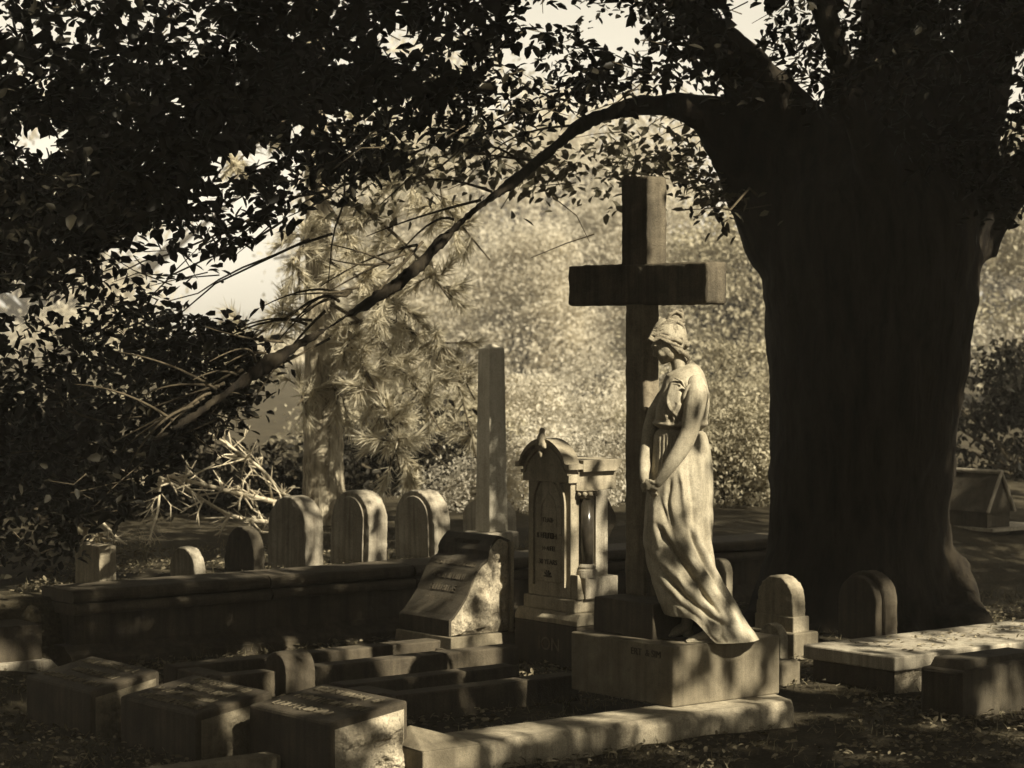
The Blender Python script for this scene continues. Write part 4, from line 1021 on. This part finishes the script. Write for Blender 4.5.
# ------------------------------------------------------------------ shrubs and trees behind
def bush_crown(c, r, n, size, squash=1.0, clump=.35, per=130):
    """clumps on a ragged crown, with gaps between them"""
    c = np.array(c); r = np.array(r); out = []
    k = max(6, n // per)
    d = unit(rng.normal(size=(k, 3))); rad = rng.uniform(.30, 1, (k, 1)) ** .55
    lump = np.array([1 + .28 * mnoise.noise(Vector(q * 1.9)) for q in d])[:, None]
    cc = c + d * r * rad * lump
    for q in cc:
        sc2 = clump * rng.uniform(.35, .85)
        dl = rng.normal(0, 1, (per, 3)); dl = dl / (1 + .25 * np.linalg.norm(dl, axis=1, keepdims=True))
        pos = q + dl * sc2 * np.array([1.35, 1.1, .6])
        out.append(leaf_verts(pos, rng.uniform(.6, 1.4, per) * size, None, rng.normal(0, .6, (per, 3)) + np.array([0, 0, .9]), .5, .1))
    return np.concatenate(out)
def shrub(label, px, Y, wpx, top_py, bot_py, mat, n, size, cat='shrub', name='shrub', group=None):
    k = Y / F; x = (px - 512) * k; zg = gh(x, Y); zt = HC - (top_py - HOR) * k; zb = HC - (bot_py - HOR) * k
    t = thing(name, label, cat, (x, Y, zg), 0, group); rx = wpx * .5 * k; rz = (zt - zb) / 2
    cz = (zt + zb) / 2 - zg
    arraymesh('foliage', bush_crown((0, 0, cz), (rx, rx * .7, rz), n, size, clump=.28 if Y < 35 else .011 * Y), 6, LEAF_F, M[mat], t)
    mb = MB()
    for _ in range(22):
        e = np.array([rng.normal(0, rx * .5), rng.normal(0, rx * .35), cz + rng.uniform(-.2, .6) * rz]); mb.tube([(rng.normal(0, .05), rng.normal(0, .05), -.1), e * np.array([.5, .5, .55]), e], [.03, .02, .008], 6)
    obj('stems', mb, M['twig'], t, smooth=True)
GS = 'dark evergreen shrubs behind the wall'
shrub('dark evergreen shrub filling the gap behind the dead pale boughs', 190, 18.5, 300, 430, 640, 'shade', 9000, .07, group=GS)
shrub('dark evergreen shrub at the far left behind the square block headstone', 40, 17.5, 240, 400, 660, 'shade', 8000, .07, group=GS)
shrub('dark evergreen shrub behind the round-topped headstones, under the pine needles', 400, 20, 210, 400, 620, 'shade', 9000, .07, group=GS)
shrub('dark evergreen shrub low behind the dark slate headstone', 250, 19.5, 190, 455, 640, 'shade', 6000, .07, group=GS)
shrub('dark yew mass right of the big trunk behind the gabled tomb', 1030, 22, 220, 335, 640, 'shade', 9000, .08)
def tree(label, px, Y, r_px, top_py, bot_py, mat, n, size, trunk=None, group='pale trees beyond the graves', lean=0):
    k = Y / F; x = (px - 512) * k; zg = gh(x, Y); zt = HC - (top_py - HOR) * k; zb = HC - (bot_py - HOR) * k
    t = thing('broadleaf_tree', label, 'tree', (x, Y, zg), 0, group); r = r_px * k; cz = (zt + zb) / 2 - zg; rz = (zt - zb) / 2
    arraymesh('crown', bush_crown((0, 0, cz), (r, r * .6, rz), n, size, clump=.016 * Y), 6, LEAF_F, M[mat], t)
    mb = MB(); tr_ = .007 * Y
    mb.tube([(0, 0, -.3), (lean * .3, 0, cz * .5), (lean, 0, cz), (lean * 1.2, 0, cz + rz * .6)], [tr_ * 1.2, tr_, tr_ * .7, tr_ * .2], 10)
    for _ in range(46):
        f = rng.uniform(.2, 1); s = np.array([lean * f, 0, cz * f + .2]); e = np.array([rng.normal(0, r * .55), rng.normal(0, r * .3), cz + rng.uniform(-.6, .8) * rz])
        mb.tube([s, (s + e) / 2 + np.array([0, 0, rng.uniform(-.1, .2) * rz]), e], [tr_ * .4, tr_ * .25, tr_ * .08], 6)
    obj('trunk', mb, M['bark'], t, smooth=True)
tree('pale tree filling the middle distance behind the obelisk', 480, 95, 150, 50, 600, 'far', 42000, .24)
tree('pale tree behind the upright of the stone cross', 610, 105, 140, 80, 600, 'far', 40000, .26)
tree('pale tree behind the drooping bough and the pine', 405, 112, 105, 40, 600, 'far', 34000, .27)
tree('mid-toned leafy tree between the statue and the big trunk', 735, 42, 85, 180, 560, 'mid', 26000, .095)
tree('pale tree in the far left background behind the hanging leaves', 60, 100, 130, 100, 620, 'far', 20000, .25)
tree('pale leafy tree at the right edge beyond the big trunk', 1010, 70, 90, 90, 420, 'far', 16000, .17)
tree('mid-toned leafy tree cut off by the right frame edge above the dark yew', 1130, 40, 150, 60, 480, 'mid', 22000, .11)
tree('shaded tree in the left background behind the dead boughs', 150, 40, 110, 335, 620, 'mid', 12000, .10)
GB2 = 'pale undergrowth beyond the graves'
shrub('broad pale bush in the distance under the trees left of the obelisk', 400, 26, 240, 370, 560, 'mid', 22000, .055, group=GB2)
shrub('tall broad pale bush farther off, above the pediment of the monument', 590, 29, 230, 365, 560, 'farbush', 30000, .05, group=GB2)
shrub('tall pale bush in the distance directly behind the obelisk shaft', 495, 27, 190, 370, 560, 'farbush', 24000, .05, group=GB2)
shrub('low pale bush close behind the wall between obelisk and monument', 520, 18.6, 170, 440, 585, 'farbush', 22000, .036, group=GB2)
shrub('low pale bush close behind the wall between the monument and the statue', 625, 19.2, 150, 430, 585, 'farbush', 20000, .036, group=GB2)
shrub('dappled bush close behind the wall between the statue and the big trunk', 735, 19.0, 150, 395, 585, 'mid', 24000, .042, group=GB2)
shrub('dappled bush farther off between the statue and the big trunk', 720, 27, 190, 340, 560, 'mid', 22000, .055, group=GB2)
GB3 = 'hazy trees in the middle distance'
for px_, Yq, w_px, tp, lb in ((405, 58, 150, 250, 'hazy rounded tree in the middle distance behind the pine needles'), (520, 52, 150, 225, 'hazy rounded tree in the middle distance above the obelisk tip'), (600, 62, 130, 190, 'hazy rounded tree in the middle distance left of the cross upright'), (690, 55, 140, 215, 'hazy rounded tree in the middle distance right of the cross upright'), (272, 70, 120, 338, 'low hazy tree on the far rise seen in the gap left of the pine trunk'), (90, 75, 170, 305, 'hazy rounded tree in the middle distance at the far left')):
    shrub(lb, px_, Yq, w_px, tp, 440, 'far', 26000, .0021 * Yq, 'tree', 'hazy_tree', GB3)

# ------------------------------------------------------------------ light
sd = Vector((math.cos(EL) * math.cos(AZ), math.cos(EL) * math.sin(AZ), math.sin(EL)))
ld = bpy.data.lights.new('sun', 'SUN'); ld.energy = 5; ld.angle = R(.6); ld.color = (1, .918, .74)
lo_ = bpy.data.objects.new('sun', ld); COL.objects.link(lo_); lo_.rotation_euler = sd.to_track_quat('Z', 'Y').to_euler()
w = bpy.data.worlds.new('World'); sc.world = w; w.use_nodes = True; nt = w.node_tree
bg = nt.nodes['Background']; sky = nt.nodes.new('ShaderNodeTexSky'); sky.sky_type = 'NISHITA'; sky.sun_disc = False
sky.sun_elevation = EL; sky.sun_rotation = math.atan2(sd.x, sd.y)
bw = nt.nodes.new('ShaderNodeRGBToBW'); mx = nt.nodes.new('ShaderNodeMixRGB'); mx.blend_type = 'MULTIPLY'; mx.inputs['Fac'].default_value = 1
nt.links.new(sky.outputs[0], bw.inputs[0]); nt.links.new(bw.outputs[0], mx.inputs['Color1']); mx.inputs['Color2'].default_value = (1, .935, .78, 1)
nt.links.new(mx.outputs[0], bg.inputs['Color']); bg.inputs['Strength'].default_value = .06
vs_ = sc.view_settings; vs_.view_transform = 'Standard'; vs_.look = 'None'; vs_.gamma = 1; vs_.exposure = 1.5; vs_.use_curve_mapping = False
sc.cycles.use_denoising = True
sc.cycles.max_bounces = 6; sc.cycles.transparent_max_bounces = 4

# ------------------------------------------------------------------ hazy air
HD = .0016
if True:
    hz = bpy.data.objects.new('haze', mkmesh('haze', *(lambda m: (m.verts(), m.f))(MB().box(-113, 113, -15, 223, -1.3, 22)), bpy.data.materials.new('hazy_air'))); COL.objects.link(hz); hz['kind'] = 'stuff'
    fixn(hz.data); hm = hz.data.materials[0]; hm.use_nodes = True; hn = hm.node_tree; hn.nodes.remove(hn.nodes['Principled BSDF'])
    pv = hn.nodes.new('ShaderNodeVolumePrincipled'); pv.inputs['Color'].default_value = (1, .94, .82, 1); pv.inputs['Density'].default_value = HD
    hn.links.new(pv.outputs[0], hn.nodes['Material Output'].inputs['Volume'])
